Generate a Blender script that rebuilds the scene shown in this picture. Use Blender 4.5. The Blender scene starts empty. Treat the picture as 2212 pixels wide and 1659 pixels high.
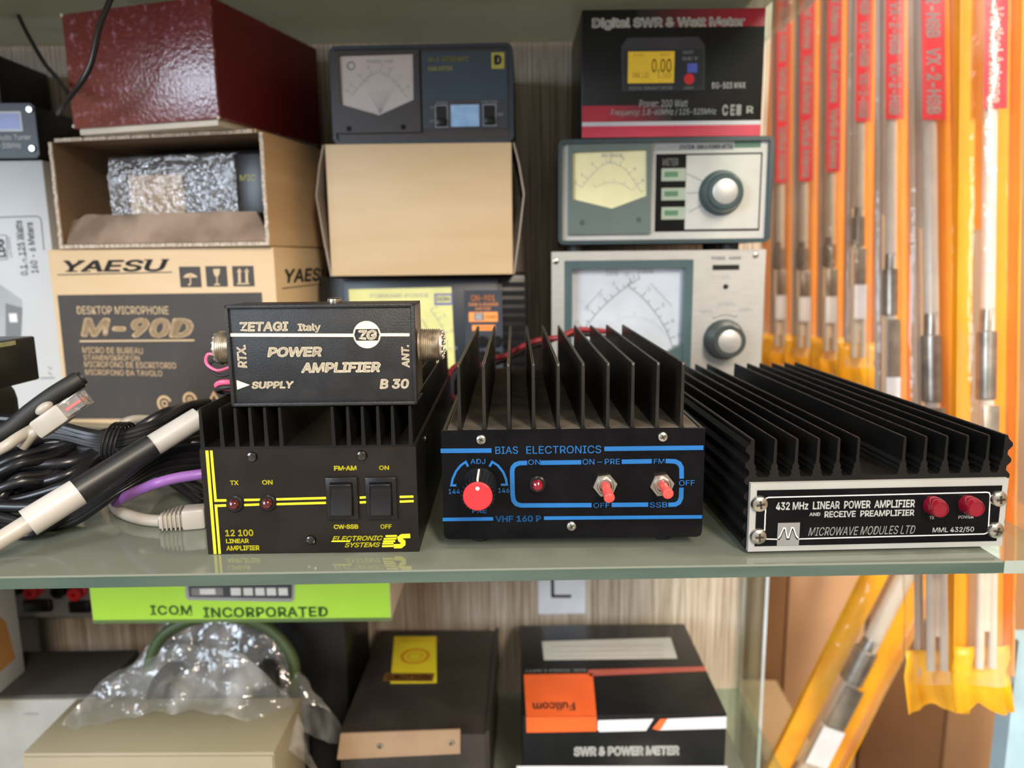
import bpy, bmesh, math, random
from math import pi, radians, sin, cos, tan, atan2, sqrt
from mathutils import Vector, Matrix, noise
random.seed(7)
S = bpy.context.scene
COL = S.collection

# ------------------------------------------------------------------ camera
FPX = 1600.0
CAM = Vector((0, 0, .14))
ROT = Matrix.Rotation(radians(-.65), 3, 'Z') @ Matrix.Rotation(radians(90 - 9.75), 3, 'X') @ Matrix.Rotation(radians(-.65), 3, 'Z')
cd = bpy.data.cameras.new('camera')
cam = bpy.data.objects.new('camera', cd)
COL.objects.link(cam)
cam.matrix_world = Matrix.Translation(CAM) @ ROT.to_4x4()
cd.sensor_fit = 'HORIZONTAL'
cd.sensor_width = 36
cd.lens = FPX / 2212 * 36
cd.clip_start = .01
cd.clip_end = 50
cd.dof.use_dof = True
cd.dof.focus_distance = .37
cd.dof.aperture_fstop = cd.lens / 3.6
S.camera = cam

# ------------------------------------------------------------------ world and lights
W = bpy.data.worlds.new('shop_surroundings')
S.world = W
W.use_nodes = True
nt = W.node_tree
bg = nt.nodes['Background']
tc = nt.nodes.new('ShaderNodeTexCoord')
sx = nt.nodes.new('ShaderNodeSeparateXYZ')
nt.links.new(tc.outputs['Generated'], sx.inputs[0])
rp = nt.nodes.new('ShaderNodeValToRGB')
mr = nt.nodes.new('ShaderNodeMapRange')
mr.inputs['From Min'].default_value = -1
mr.inputs['From Max'].default_value = 1
nt.links.new(sx.outputs['Z'], mr.inputs['Value'])
nt.links.new(mr.outputs[0], rp.inputs[0])
rp.color_ramp.elements[0].position = .25
rp.color_ramp.elements[0].color = (.55, .50, .43, 1)
rp.color_ramp.elements[1].position = .85
rp.color_ramp.elements[1].color = (1.0, .95, .86, 1)
nt.links.new(rp.outputs[0], bg.inputs[0])
bg.inputs[1].default_value = .62

def area(name, loc, target, size, size_y, power, color):
    l = bpy.data.lights.new(name, 'AREA')
    l.shape = 'RECTANGLE'
    l.size = size
    l.size_y = size_y
    l.energy = power
    l.color = color
    o = bpy.data.objects.new(name, l)
    COL.objects.link(o)
    o.location = loc
    o.rotation_euler = (Vector(target) - Vector(loc)).to_track_quat('-Z', 'Y').to_euler()
    return o
area('window_light', (-1.95, -1.75, .80), (-.1, .5, .1), 1.2, 1.3, 66, (.72, .85, 1.0))
area('ceiling_light', (.8, -2.1, 1.75), (.1, .6, .1), .4, 1.3, 110, (1.0, .85, .68))
area('ceiling_light', (-.4, .15, 2.3), (0, .5, 0), 1.2, .3, 18, (1.0, .93, .84))
area('ceiling_light', (1.9, .2, 1.9), (.8, 1.0, .1), .5, .5, 38, (1.0, .86, .68))
S.view_settings.view_transform = 'Standard'
S.view_settings.look = 'None'
S.view_settings.gamma = 1
S.view_settings.use_curve_mapping = False
S.view_settings.exposure = 0.26

# ------------------------------------------------------------------ picture coordinates -> points of the place
def ray(px, py):
    return ROT @ Vector(((px - 1106) / FPX, -(py - 829.5) / FPX, -1))
def atY(px, py, Y):
    d = ray(px, py)
    return CAM + d * (Y / d.y)
def atZ(px, py, Z):
    d = ray(px, py)
    return CAM + d * ((Z - CAM.z) / d.z)

# ------------------------------------------------------------------ materials
MATS = {}
def mat(name, col, rough=.5, metal=0, col2=None, nscale=30, nstretch=(1, 1, 1), bump=0, bscale=200, coat=0, trans=0, spec=.5, detail=4, ramp=(.4, .65), emis=0, ior=1.5, rough2=None):
    if name in MATS:
        return MATS[name]
    m = bpy.data.materials.new(name)
    MATS[name] = m
    m.use_nodes = True
    t = m.node_tree
    b = t.nodes['Principled BSDF']
    b.inputs['Base Color'].default_value = (*col, 1)
    b.inputs['Roughness'].default_value = rough
    b.inputs['Metallic'].default_value = metal
    b.inputs['Coat Weight'].default_value = coat
    b.inputs['Coat Roughness'].default_value = .06
    b.inputs['Transmission Weight'].default_value = trans
    b.inputs['Specular IOR Level'].default_value = spec
    b.inputs['IOR'].default_value = ior
    if emis:
        b.inputs['Emission Color'].default_value = (*col, 1)
        b.inputs['Emission Strength'].default_value = emis
    c = t.nodes.new('ShaderNodeTexCoord')
    mp = t.nodes.new('ShaderNodeMapping')
    mp.inputs['Scale'].default_value = nstretch
    t.links.new(c.outputs['Object'], mp.inputs[0])
    if col2 is None:
        col2 = tuple(min(1, v * 1.12 + .002) for v in col)
    n = t.nodes.new('ShaderNodeTexNoise')
    n.inputs['Scale'].default_value = nscale
    n.inputs['Detail'].default_value = detail
    t.links.new(mp.outputs[0], n.inputs['Vector'])
    r = t.nodes.new('ShaderNodeValToRGB')
    r.color_ramp.elements[0].position = ramp[0]
    r.color_ramp.elements[1].position = ramp[1]
    r.color_ramp.elements[0].color = (*col, 1)
    r.color_ramp.elements[1].color = (*col2, 1)
    t.links.new(n.outputs['Fac'], r.inputs[0])
    t.links.new(r.outputs[0], b.inputs['Base Color'])
    if rough2 is not None:
        q = t.nodes.new('ShaderNodeMapRange')
        q.inputs['To Min'].default_value = rough
        q.inputs['To Max'].default_value = rough2
        q.inputs['From Min'].default_value = .35
        q.inputs['From Max'].default_value = .65
        t.links.new(n.outputs['Fac'], q.inputs['Value'])
        t.links.new(q.outputs[0], b.inputs['Roughness'])
    if bump:
        n2 = t.nodes.new('ShaderNodeTexNoise')
        n2.inputs['Scale'].default_value = bscale
        n2.inputs['Detail'].default_value = 3
        t.links.new(mp.outputs[0], n2.inputs['Vector'])
        bp = t.nodes.new('ShaderNodeBump')
        bp.inputs['Strength'].default_value = bump
        bp.inputs['Distance'].default_value = .001
        t.links.new(n2.outputs['Fac'], bp.inputs['Height'])
        t.links.new(bp.outputs[0], b.inputs['Normal'])
        t.links.new(bp.outputs[0], b.inputs['Coat Normal'])
    return m

def film(name, tint=(1, 1, 1), gloss=.25, rough=.08, bscale=60, bump=.6, white=.05, patch=0):
    if name in MATS:
        return MATS[name]
    m = bpy.data.materials.new(name)
    MATS[name] = m
    m.use_nodes = True
    t = m.node_tree
    t.nodes.remove(t.nodes['Principled BSDF'])
    out = t.nodes['Material Output']
    tr = t.nodes.new('ShaderNodeBsdfTransparent')
    tr.inputs[0].default_value = (*tint, 1)
    gl = t.nodes.new('ShaderNodeBsdfGlossy')
    gl.inputs['Roughness'].default_value = rough
    df = t.nodes.new('ShaderNodeBsdfDiffuse')
    df.inputs[0].default_value = (.8, .8, .8, 1)
    c = t.nodes.new('ShaderNodeTexCoord')
    n = t.nodes.new('ShaderNodeTexNoise')
    n.inputs['Scale'].default_value = bscale
    n.inputs['Detail'].default_value = 3
    t.links.new(c.outputs['Object'], n.inputs['Vector'])
    bp = t.nodes.new('ShaderNodeBump')
    bp.inputs['Strength'].default_value = bump
    bp.inputs['Distance'].default_value = .004
    t.links.new(n.outputs['Fac'], bp.inputs['Height'])
    t.links.new(bp.outputs[0], gl.inputs['Normal'])
    fr = t.nodes.new('ShaderNodeLayerWeight')
    fr.inputs['Blend'].default_value = .5
    t.links.new(bp.outputs[0], fr.inputs['Normal'])
    pw = t.nodes.new('ShaderNodeMath')
    pw.operation = 'POWER'
    pw.inputs[1].default_value = 4
    t.links.new(fr.outputs['Facing'], pw.inputs[0])
    ad = t.nodes.new('ShaderNodeMath')
    ad.operation = 'MULTIPLY_ADD'
    ad.inputs[1].default_value = .9
    ad.inputs[2].default_value = gloss
    ad.use_clamp = True
    t.links.new(pw.outputs[0], ad.inputs[0])
    m1 = t.nodes.new('ShaderNodeMixShader')
    m1.inputs[0].default_value = white
    if patch:      # whitish patches painted in as local highlights
        n3 = t.nodes.new('ShaderNodeTexNoise')
        n3.inputs['Scale'].default_value = bscale * .5
        n3.inputs['Detail'].default_value = 3
        mp = t.nodes.new('ShaderNodeMapping')
        mp.inputs['Scale'].default_value = (1, 1, .25)
        t.links.new(c.outputs['Object'], mp.inputs[0])
        t.links.new(mp.outputs[0], n3.inputs['Vector'])
        r3 = t.nodes.new('ShaderNodeMapRange')
        r3.inputs['From Min'].default_value = .52
        r3.inputs['From Max'].default_value = .68
        r3.inputs['To Min'].default_value = white
        r3.inputs['To Max'].default_value = white + patch
        t.links.new(n3.outputs['Fac'], r3.inputs['Value'])
        t.links.new(r3.outputs[0], m1.inputs[0])
    t.links.new(tr.outputs[0], m1.inputs[1])
    t.links.new(df.outputs[0], m1.inputs[2])
    m2 = t.nodes.new('ShaderNodeMixShader')
    t.links.new(ad.outputs[0], m2.inputs[0])
    t.links.new(m1.outputs[0], m2.inputs[1])
    t.links.new(gl.outputs[0], m2.inputs[2])
    t.links.new(m2.outputs[0], out.inputs['Surface'])
    return m

BLACK = mat('satin_black_panel', (.002, .002, .003), .36, col2=(.004, .004, .005), nscale=60, bump=.05, bscale=900, spec=.12)
BROWNBLK = mat('brown_black_panel', (.009, .006, .005), .40, col2=(.014, .011, .009), nscale=40, bump=.05, bscale=900, spec=.25)
ANOD = mat('black_anodised_aluminium', (.003, .003, .003), .5, .0, col2=(.008, .007, .006), nscale=25, nstretch=(1, .3, 1), spec=.22)
DUSTY = mat('dusty_black_aluminium', (.004, .0035, .003), .40, 0, col2=(.022, .018, .013), nscale=30, ramp=(.35, .75), spec=.35)
DUST = mat('dust_on_aluminium', (.045, .037, .028), .7, col2=(.11, .09, .07), nscale=60)
EDGEB = mat('worn_bronze_highlight', (.16, .11, .09), .5, col2=(.03, .025, .02), nscale=400)  # edge wear that also paints the highlight along the ribbed fins
EDGE = mat('worn_aluminium_highlight', (.30, .28, .25), .35, .8, col2=(.05, .045, .04), nscale=300)  # bare-metal wear and painted edge highlight for the tall fin tops
CRINK = mat('black_crinkle_paint', (.011, .012, .014), .42, col2=(.018, .019, .021), nscale=90, bump=.25, bscale=1500, spec=.35)
YEL = mat('yellow_ink', (.66, .61, .01), .5)
BLU = mat('blue_ink', (.001, .105, .335), .5)
CREAM = mat('cream_ink', (.70, .62, .47), .5)
WHITE = mat('white_ink', (.62, .63, .62), .5)
GREYI = mat('grey_ink', (.28, .29, .30), .5)
CHROME = mat('zinc_plated_steel', (.55, .54, .50), .28, 1, col2=(.40, .38, .33), nscale=150)
DKSTEEL = mat('darkened_steel', (.12, .11, .10), .3, 1)
BRASSY = mat('tarnished_plating', (.66, .61, .53), .35, .9, col2=(.40, .35, .28), nscale=200)
REDP = mat('red_plastic', (.62, .022, .030), .38)
REDT = mat('salmon_red_sleeve', (.64, .065, .055), .38)
REDLED = mat('red_led_lens', (.20, .003, .014), .14, coat=.5, trans=.15)
DKLED = mat('dark_red_led_lens', (.055, .003, .004), .10, coat=.6)
BLKPL = mat('black_plastic', (.006, .006, .007), .32, col2=(.010, .010, .011), bump=.06, bscale=1200, spec=.35)
BLKRUB = mat('black_rubber', (.012, .012, .012), .55)
WFRAME = mat('off_white_paint', (.33, .335, .32), .45, col2=(.30, .305, .29), nscale=40)
KRAFT = mat('kraft_cardboard', (.50, .335, .18), .75, col2=(.56, .39, .22), nscale=8, nstretch=(1, 1, 6), bump=.08, bscale=500)
KRAFTL = mat('light_kraft_cardboard', (.58, .42, .24), .6, col2=(.62, .46, .28), nscale=8, nstretch=(1, 1, 6), bump=.06, bscale=500)
KRAFTD = mat('brown_cardboard', (.36, .19, .085), .75, col2=(.42, .23, .11), nscale=6, bump=.08, bscale=400)
CORR = mat('raw_cardboard_edge', (.42, .34, .26), .9, col2=(.62, .54, .45), nscale=400)
DKPRINT = mat('dark_brown_print', (.032, .025, .019), .55, col2=(.040, .031, .024))
GRNPRINT = mat('grey_green_print', (.10, .105, .085), .6)
CARTON = mat('white_carton', (.50, .52, .54), .5, col2=(.47, .49, .51), nscale=10)
MAROON = mat('maroon_coated_card', (.15, .009, .013), .30, col2=(.42, .22, .32), nscale=170, ramp=(.55, .80), bump=.55, bscale=300, coat=1.0)  # pale specks put scuffs and the bluish window sheen into the colour
MAROON.node_tree.nodes['Principled BSDF'].inputs['Coat Roughness'].default_value = .24
MAROONS = mat('maroon_coated_card_side', (.13, .008, .010), .5, col2=(.16, .011, .013), nscale=20, bump=.2, bscale=300)
CREAMC = mat('cream_board', (.62, .56, .46), .6)
BLKCARD = mat('black_glossy_card', (.006, .007, .008), .30, col2=(.009, .010, .011), spec=.35)
CRIMSON = mat('crimson_card', (.50, .02, .06), .30, coat=.3)
TEALC = mat('dark_teal_enamel', (.018, .040, .048), .35, col2=(.024, .050, .058))
TEALG = mat('grey_green_plastic', (.085, .125, .115), .45, col2=(.095, .135, .125))
SILVER = mat('brushed_aluminium', (.50, .50, .49), .38, .6, col2=(.43, .43, .42), nscale=60, nstretch=(1, 1, 25))
SILPAINT = mat('pale_grey_paint', (.44, .44, .42), .45, .1)
PAPERY = mat('yellow_dial_paper', (.72, .68, .40), .55)
PAPERYD = mat('lime_dial_paper', (.62, .62, .26), .55)
PAPERW = mat('white_dial_paper', (.52, .58, .66), .5)
PAPERP = mat('pinkish_dial_paper', (.50, .44, .42), .55)
INKD = mat('dark_grey_ink', (.12, .13, .14), .6)
INKM = mat('mid_grey_ink', (.26, .28, .31), .6)
CLEARP = film('clear_plastic_window', gloss=.04, rough=.03, bump=0, white=.02)
NAVY = mat('dark_blue_grey_plastic', (.016, .024, .036), .4, col2=(.020, .029, .042))
NAVYP = mat('slate_blue_panel', (.022, .040, .062), .45)
BRNPL = mat('brown_black_plastic', (.030, .022, .022), .4)
OLIVEI = mat('olive_yellow_ink', (.36, .33, .05), .6)
SKYB = mat('light_blue_label', (.24, .44, .74), .5, col2=(.36, .55, .80), nscale=120)
ORNG = mat('orange_ink', (.86, .30, .07), .5)
LCD = mat('amber_lcd_print', (.85, .58, .04), .5)
LCDI = mat('brown_lcd_print', (.38, .22, .02), .6)
ORCARD = mat('orange_card', (.95, .36, .0), .5, col2=(.88, .30, .0), nscale=12, coat=.1)
CLOUDY = mat('cloudy_white_liner', (.62, .56, .52), .4, col2=(.48, .42, .38), nscale=30, nstretch=(1, 1, .2))
PEACH = mat('pale_peach_liner', (.62, .47, .37), .6, col2=(.50, .36, .27), nscale=20, nstretch=(1, 1, .3))
YLCARD = mat('golden_yellow_plastic_sheet', (.92, .47, .005), .42, col2=(.86, .38, .004), nscale=25, bump=.5, bscale=60, coat=.2)
REDLAB = mat('red_paper_label', (.72, .012, .035), .4)
TUBEW = mat('off_white_tube', (.62, .57, .50), .35, col2=(.55, .50, .44), nscale=30)
TUBEG = mat('grey_metal_fitting', (.36, .34, .31), .35, .8, col2=(.22, .21, .19), nscale=60)
LIME = mat('lime_green_card', (.36, .68, .035), .4, col2=(.40, .72, .05), nscale=10, coat=.2)
BEIGE = mat('beige_enamel', (.29, .26, .18), .45, col2=(.32, .28, .20), nscale=10)

OLIVE = mat('olive_green_rubber', (.045, .075, .025), .5)
CABLE = mat('black_pvc_cable', (.008, .008, .010), .30, col2=(.014, .014, .017), nscale=80)
CABLEW = mat('white_pvc_cable', (.38, .355, .32), .38, col2=(.35, .33, .29), nscale=80)
SHRINK = mat('black_heatshrink', (.010, .011, .013), .42, col2=(.022, .023, .026), nscale=30)
WSHRINK = mat('white_heatshrink', (.44, .43, .415), .38, col2=(.39, .38, .37), nscale=40)
PURPLE = mat('purple_cable_sheath', (.20, .08, .30), .4)
PINKW = mat('pink_wire', (.80, .12, .26), .35)
REDW = mat('red_wire', (.19, .006, .014), .45)
CLEARPL = film('clear_connector_plastic', gloss=.2, rough=.05, bump=.3, white=.12)
BUBBLE = film('bubble_wrap', tint=(.93, .94, .97), gloss=.20, rough=.14, bscale=170, bump=1.0, white=.10)
BAG = film('crinkled_poly_bag', tint=(.96, .97, .97), gloss=.10, rough=.13, bscale=55, bump=1.0, white=.10, patch=.25)
SLEEVE = film('clear_poly_sleeve', tint=(1, .99, .97), gloss=.03, rough=.15, bscale=28, bump=.9, white=.02, patch=.25)
GLASS = film('clear_green_glass', tint=(.80, .90, .86), gloss=.02, rough=.01, bump=0, white=.03)
SHELF = mat('satin_green_glass', (.165, .185, .155), .07, col2=(.175, .195, .165), nscale=6, spec=.6)
_t = SHELF.node_tree; _b = _t.nodes['Principled BSDF']; _tr = _t.nodes.new('ShaderNodeBsdfTranslucent'); _tr.inputs[0].default_value = (.85, .90, .78, 1)
_mx = _t.nodes.new('ShaderNodeMixShader'); _mx.inputs[0].default_value = .17
_t.links.new(_b.outputs[0], _mx.inputs[1]); _t.links.new(_tr.outputs[0], _mx.inputs[2]); _t.links.new(_mx.outputs[0], _t.nodes['Material Output'].inputs['Surface'])
SHELFE = mat('green_glass_edge', (.042, .075, .061), .15, col2=(.068, .102, .084), nscale=9, nstretch=(1, 1, 8))
CLEARE = mat('pale_glass_edge', (.26, .31, .28), .2, col2=(.34, .38, .35), nscale=9)
GREYPL = mat('grey_instrument_panel', (.19, .18, .18), .5)
LBLUE = mat('pale_blue_board', (.33, .50, .60), .5)
TANW = mat('tan_wall_board', (.42, .29, .19), .7, col2=(.34, .22, .14), nscale=3)

# wallpaper of fine vertical stripes
def stripes(name):
    m = mat(name, (.30, .235, .175), .6)
    t = m.node_tree
    b = t.nodes['Principled BSDF']
    c = t.nodes['Texture Coordinate']
    mp = t.nodes.new('ShaderNodeMapping')
    mp.inputs['Scale'].default_value = (420, 420, 6)
    t.links.new(c.outputs['Object'], mp.inputs[0])
    n = t.nodes.new('ShaderNodeTexNoise')
    n.inputs['Scale'].default_value = 1
    n.inputs['Detail'].default_value = 6
    n.inputs['Roughness'].default_value = .7
    t.links.new(mp.outputs[0], n.inputs['Vector'])
    r = t.nodes.new('ShaderNodeValToRGB')
    e = r.color_ramp.elements
    e[0].position = .36
    e[0].color = (.24, .17, .12, 1)
    e[1].position = .62
    e[1].color = (.66, .60, .52, 1)
    x = e.new(.48)
    x.color = (.44, .36, .28, 1)
    t.links.new(n.outputs['Fac'], r.inputs[0])
    t.links.new(r.outputs[0], b.inputs['Base Color'])
    return m
WALLP = stripes('striped_wallpaper')

# ------------------------------------------------------------------ mesh builder
ALLN = {}
class MB:
    def __init__(s):
        s.v = []; s.f = []; s.fm = []; s.mats = []; s.T = Matrix.Identity(4)
    def mi(s, m):
        if m not in s.mats:
            s.mats.append(m)
        return s.mats.index(m)
    def add(s, vs, fs, m):
        o = len(s.v)
        T = s.T
        s.v += [tuple(T @ Vector(v)) for v in vs]
        i = s.mi(m)
        for f in fs:
            s.f.append([a + o for a in f]); s.fm.append(i)
        return s
    def bm(s, b, m):
        b.verts.index_update()
        s.add([v.co.copy() for v in b.verts], [[v.index for v in f.verts] for f in b.faces], m)
        b.free()
        return s
    def box(s, x0, x1, y0, y1, z0, z1, m, bev=0, seg=2):
        if bev:
            b = bmesh.new()
            bmesh.ops.create_cube(b, size=1)
            for v in b.verts:
                v.co = Vector((x0 + (v.co.x + .5) * (x1 - x0), y0 + (v.co.y + .5) * (y1 - y0), z0 + (v.co.z + .5) * (z1 - z0)))
            bmesh.ops.bevel(b, geom=b.edges[:], offset=bev, segments=seg, profile=.5, affect='EDGES')
            return s.bm(b, m)
        vs = [(x, y, z) for x in (x0, x1) for y in (y0, y1) for z in (z0, z1)]
        return s.add(vs, [(0, 1, 3, 2), (4, 6, 7, 5), (0, 4, 5, 1), (2, 3, 7, 6), (0, 2, 6, 4), (1, 5, 7, 3)], m)
    def lathe(s, c, d, prof, m, n=28, squash=None):
        # prof: (radius, distance along d)
        d = Vector(d).normalized(); c = Vector(c)
        a = d.orthogonal().normalized(); b = d.cross(a)
        vs = []; fs = []
        for r, h in prof:
            for k in range(n):
                t = 2 * pi * k / n
                vs.append(c + d * h + (a * cos(t) + b * sin(t)) * r)
        for i in range(len(prof) - 1):
            for k in range(n):
                k2 = (k + 1) % n
                fs.append((i * n + k, i * n + k2, (i + 1) * n + k2, (i + 1) * n + k))
        fs.append(tuple(range(n - 1, -1, -1)))
        fs.append(tuple((len(prof) - 1) * n + k for k in range(n)))
        return s.add(vs, fs, m)
    def cyl(s, p0, p1, r, m, n=24, r1=None, ch=0):
        p0 = Vector(p0); p1 = Vector(p1); L = (p1 - p0).length
        r1 = r if r1 is None else r1
        prof = [(r, 0), (r1, L)] if not ch else [(r - ch, 0), (r, ch), (r1, L - ch), (r1 - ch, L)]
        return s.lathe(p0, p1 - p0, prof, m, n)
    def ball(s, c, r, m, sc=(1, 1, 1), n=20):
        b = bmesh.new()
        bmesh.ops.create_uvsphere(b, u_segments=n, v_segments=n // 2 + 2, radius=1)
        for v in b.verts:
            v.co = Vector((c[0] + v.co.x * r * sc[0], c[1] + v.co.y * r * sc[1], c[2] + v.co.z * r * sc[2]))
        return s.bm(b, m)
    def prismY(s, poly, y0, y1, m):
        # polygon in XZ swept along Y
        n = len(poly)
        vs = [(x, y0, z) for x, z in poly] + [(x, y1, z) for x, z in poly]
        fs = [tuple(range(n)), tuple(range(2 * n - 1, n - 1, -1))]
        fs += [(i, i + n, (i + 1) % n + n, (i + 1) % n) for i in range(n)]
        return s.add(vs, fs, m)
    def prismX(s, poly, x0, x1, m):
        n = len(poly)
        vs = [(x0, y, z) for y, z in poly] + [(x1, y, z) for y, z in poly]
        fs = [tuple(range(n - 1, -1, -1)), tuple(range(n, 2 * n))]
        fs += [(i, (i + 1) % n, (i + 1) % n + n, i + n) for i in range(n)]
        return s.add(vs, fs, m)
    def tube(s, pts, r, m, n=12, smooth=6, closed=False, rf=None):
        pts = [Vector(p) for p in pts]
        if smooth:
            pts = catmull(pts, smooth, closed)
        N = len(pts); vs = []; fs = []
        t0 = (pts[1] - pts[0]).normalized()
        a = t0.orthogonal().normalized()
        for i, p in enumerate(pts):
            if closed:
                t = (pts[(i + 1) % N] - pts[i - 1]).normalized()
            else:
                t = (pts[min(i + 1, N - 1)] - pts[max(i - 1, 0)]).normalized()
            a = (a - t * a.dot(t)).normalized(); b = t.cross(a)
            rr = r if rf is None else r * rf(i / (N - 1))
            for k in range(n):
                q = 2 * pi * k / n
                vs.append(p + (a * cos(q) + b * sin(q)) * rr)
        for i in range(N - 1 if not closed else N):
            j = (i + 1) % N
            for k in range(n):
                k2 = (k + 1) % n
                fs.append((i * n + k, i * n + k2, j * n + k2, j * n + k))
        if not closed:
            fs.append(tuple(range(n - 1, -1, -1)))
            fs.append(tuple((N - 1) * n + k for k in range(n)))
        return s.add(vs, fs, m)
    # ---- flat printing on a face at y = y0 (facing -y)
    def poly(s, pts, y, m):
        return s.add([(x, y, z) for x, z in pts], [tuple(range(len(pts)))], m)
    def rect(s, x0, z0, x1, z1, y, m):
        return s.poly([(x0, z0), (x1, z0), (x1, z1), (x0, z1)], y, m)
    def line(s, pts, w, y, m, closed=False):
        P = [Vector(p) for p in pts]; n = len(P)
        L = []; R = []
        for i in range(n):
            a = P[i - 1] if (i > 0 or closed) else None
            b = P[(i + 1) % n] if (i < n - 1 or closed) else None
            d1 = (P[i] - a).normalized() if a is not None else (b - P[i]).normalized()
            d2 = (b - P[i]).normalized() if b is not None else d1
            t = d1 + d2
            t = t.normalized() if t.length > 1e-6 else d1
            nn = Vector((-t.y, t.x)); nd = Vector((-d1.y, d1.x))
            k = w / 2 / max(.4, nn.dot(nd))
            L.append(P[i] + nn * k); R.append(P[i] - nn * k)
        vs = [(p.x, y, p.y) for p in L] + [(p.x, y, p.y) for p in R]
        fs = [(i, (i + 1) % n, (i + 1) % n + n, i + n) for i in range(n if closed else n - 1)]
        return s.add(vs, fs, m)
    def text(s, txt, x0, z0, x1, z1, y, m, bold=0, shear=0, rot=0, space=1.0):
        vs, fs, (bx0, by0, bx1, by1) = textmesh(txt, bold, shear, space)
        out = []
        for (a, b) in vs:
            u = (a - bx0) / (bx1 - bx0); v = (b - by0) / (by1 - by0)
            if rot == 90:
                u, v = 1 - v, u
            elif rot == 180:
                u, v = 1 - u, 1 - v
            elif rot == -90:
                u, v = v, 1 - u
            out.append((x0 + u * (x1 - x0), y, z0 + v * (z1 - z0)))
        return s.add(out, fs, m)
    def build(s, name, parent=None, loc=None, rotz=0, smooth=35, bevel=0):
        me = bpy.data.meshes.new(name)
        me.from_pydata(s.v, [], s.f)
        for m in s.mats:
            me.materials.append(m)
        me.polygons.foreach_set('material_index', s.fm)
        me.validate()
        if smooth:
            me.shade_smooth()
            me.set_sharp_from_angle(angle=radians(smooth))
        o = bpy.data.objects.new(name, me)
        COL.objects.link(o)
        if loc is not None:
            o.location = loc
        o.rotation_euler.z = rotz
        if parent is not None:
            o.parent = parent
        return o

def catmull(P, k, closed=False):
    out = []; n = len(P)
    for i in range(n if closed else n - 1):
        if closed:
            a, b, c, d = P[i - 1], P[i], P[(i + 1) % n], P[(i + 2) % n]
        else:
            b, c = P[i], P[i + 1]
            a = P[i - 1] if i > 0 else b * 2 - c
            d = P[i + 2] if i + 2 < n else c * 2 - b
        for j in range(k):
            t = j / k
            out.append(.5 * ((2 * b) + (c - a) * t + (2 * a - 5 * b + 4 * c - d) * t * t + (3 * b - a - 3 * c + d) * t ** 3))
    if not closed:
        out.append(P[-1].copy())
    return out

try:   # the sans that ships inside Blender; the built-in default otherwise
    FONT = bpy.data.fonts.load(bpy.utils.system_resource('DATAFILES') + '/fonts/Inter.woff2')
except Exception:
    FONT = None
_tm = {}
def textmesh(txt, bold, shear, space):
    k = (txt, bold, shear, space)
    if k in _tm:
        return _tm[k]
    c = bpy.data.curves.new('lettering_source', 'FONT')
    c.body = txt
    c.shear = shear
    if FONT: c.font = FONT
    c.space_character = space
    c.resolution_u = 4
    c.fill_mode = 'FRONT'
    o = bpy.data.objects.new('lettering_source', c)
    COL.objects.link(o)
    dg = bpy.context.evaluated_depsgraph_get()
    e = o.evaluated_get(dg)
    me = e.to_mesh()
    vs = [(v.co.x, v.co.y) for v in me.vertices]
    fs = [tuple(p.vertices) for p in me.polygons]
    e.to_mesh_clear()
    bpy.data.objects.remove(o)
    bpy.data.curves.remove(c)
    if bold:      # heavier strokes: overlaid shifted copies of the letters
        n0 = len(vs); v0 = list(vs); f0 = list(fs)
        for q in range(8):
            a = 2 * pi * q / 8
            o_ = len(vs)
            vs += [(x + bold * cos(a), y_ + bold * sin(a)) for x, y_ in v0]
            fs += [tuple(i + o_ for i in f) for f in f0]
    xs = [v[0] for v in vs]; ys = [v[1] for v in vs]
    _tm[k] = (vs, fs, (min(xs), min(ys), max(xs), max(ys)))
    return _tm[k]

def tag(o, label=None, cat=None, group=None, kind=None):
    if label: o['label'] = label
    if cat: o['category'] = cat
    if group: o['group'] = group
    if kind: o['kind'] = kind
    return o

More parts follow.
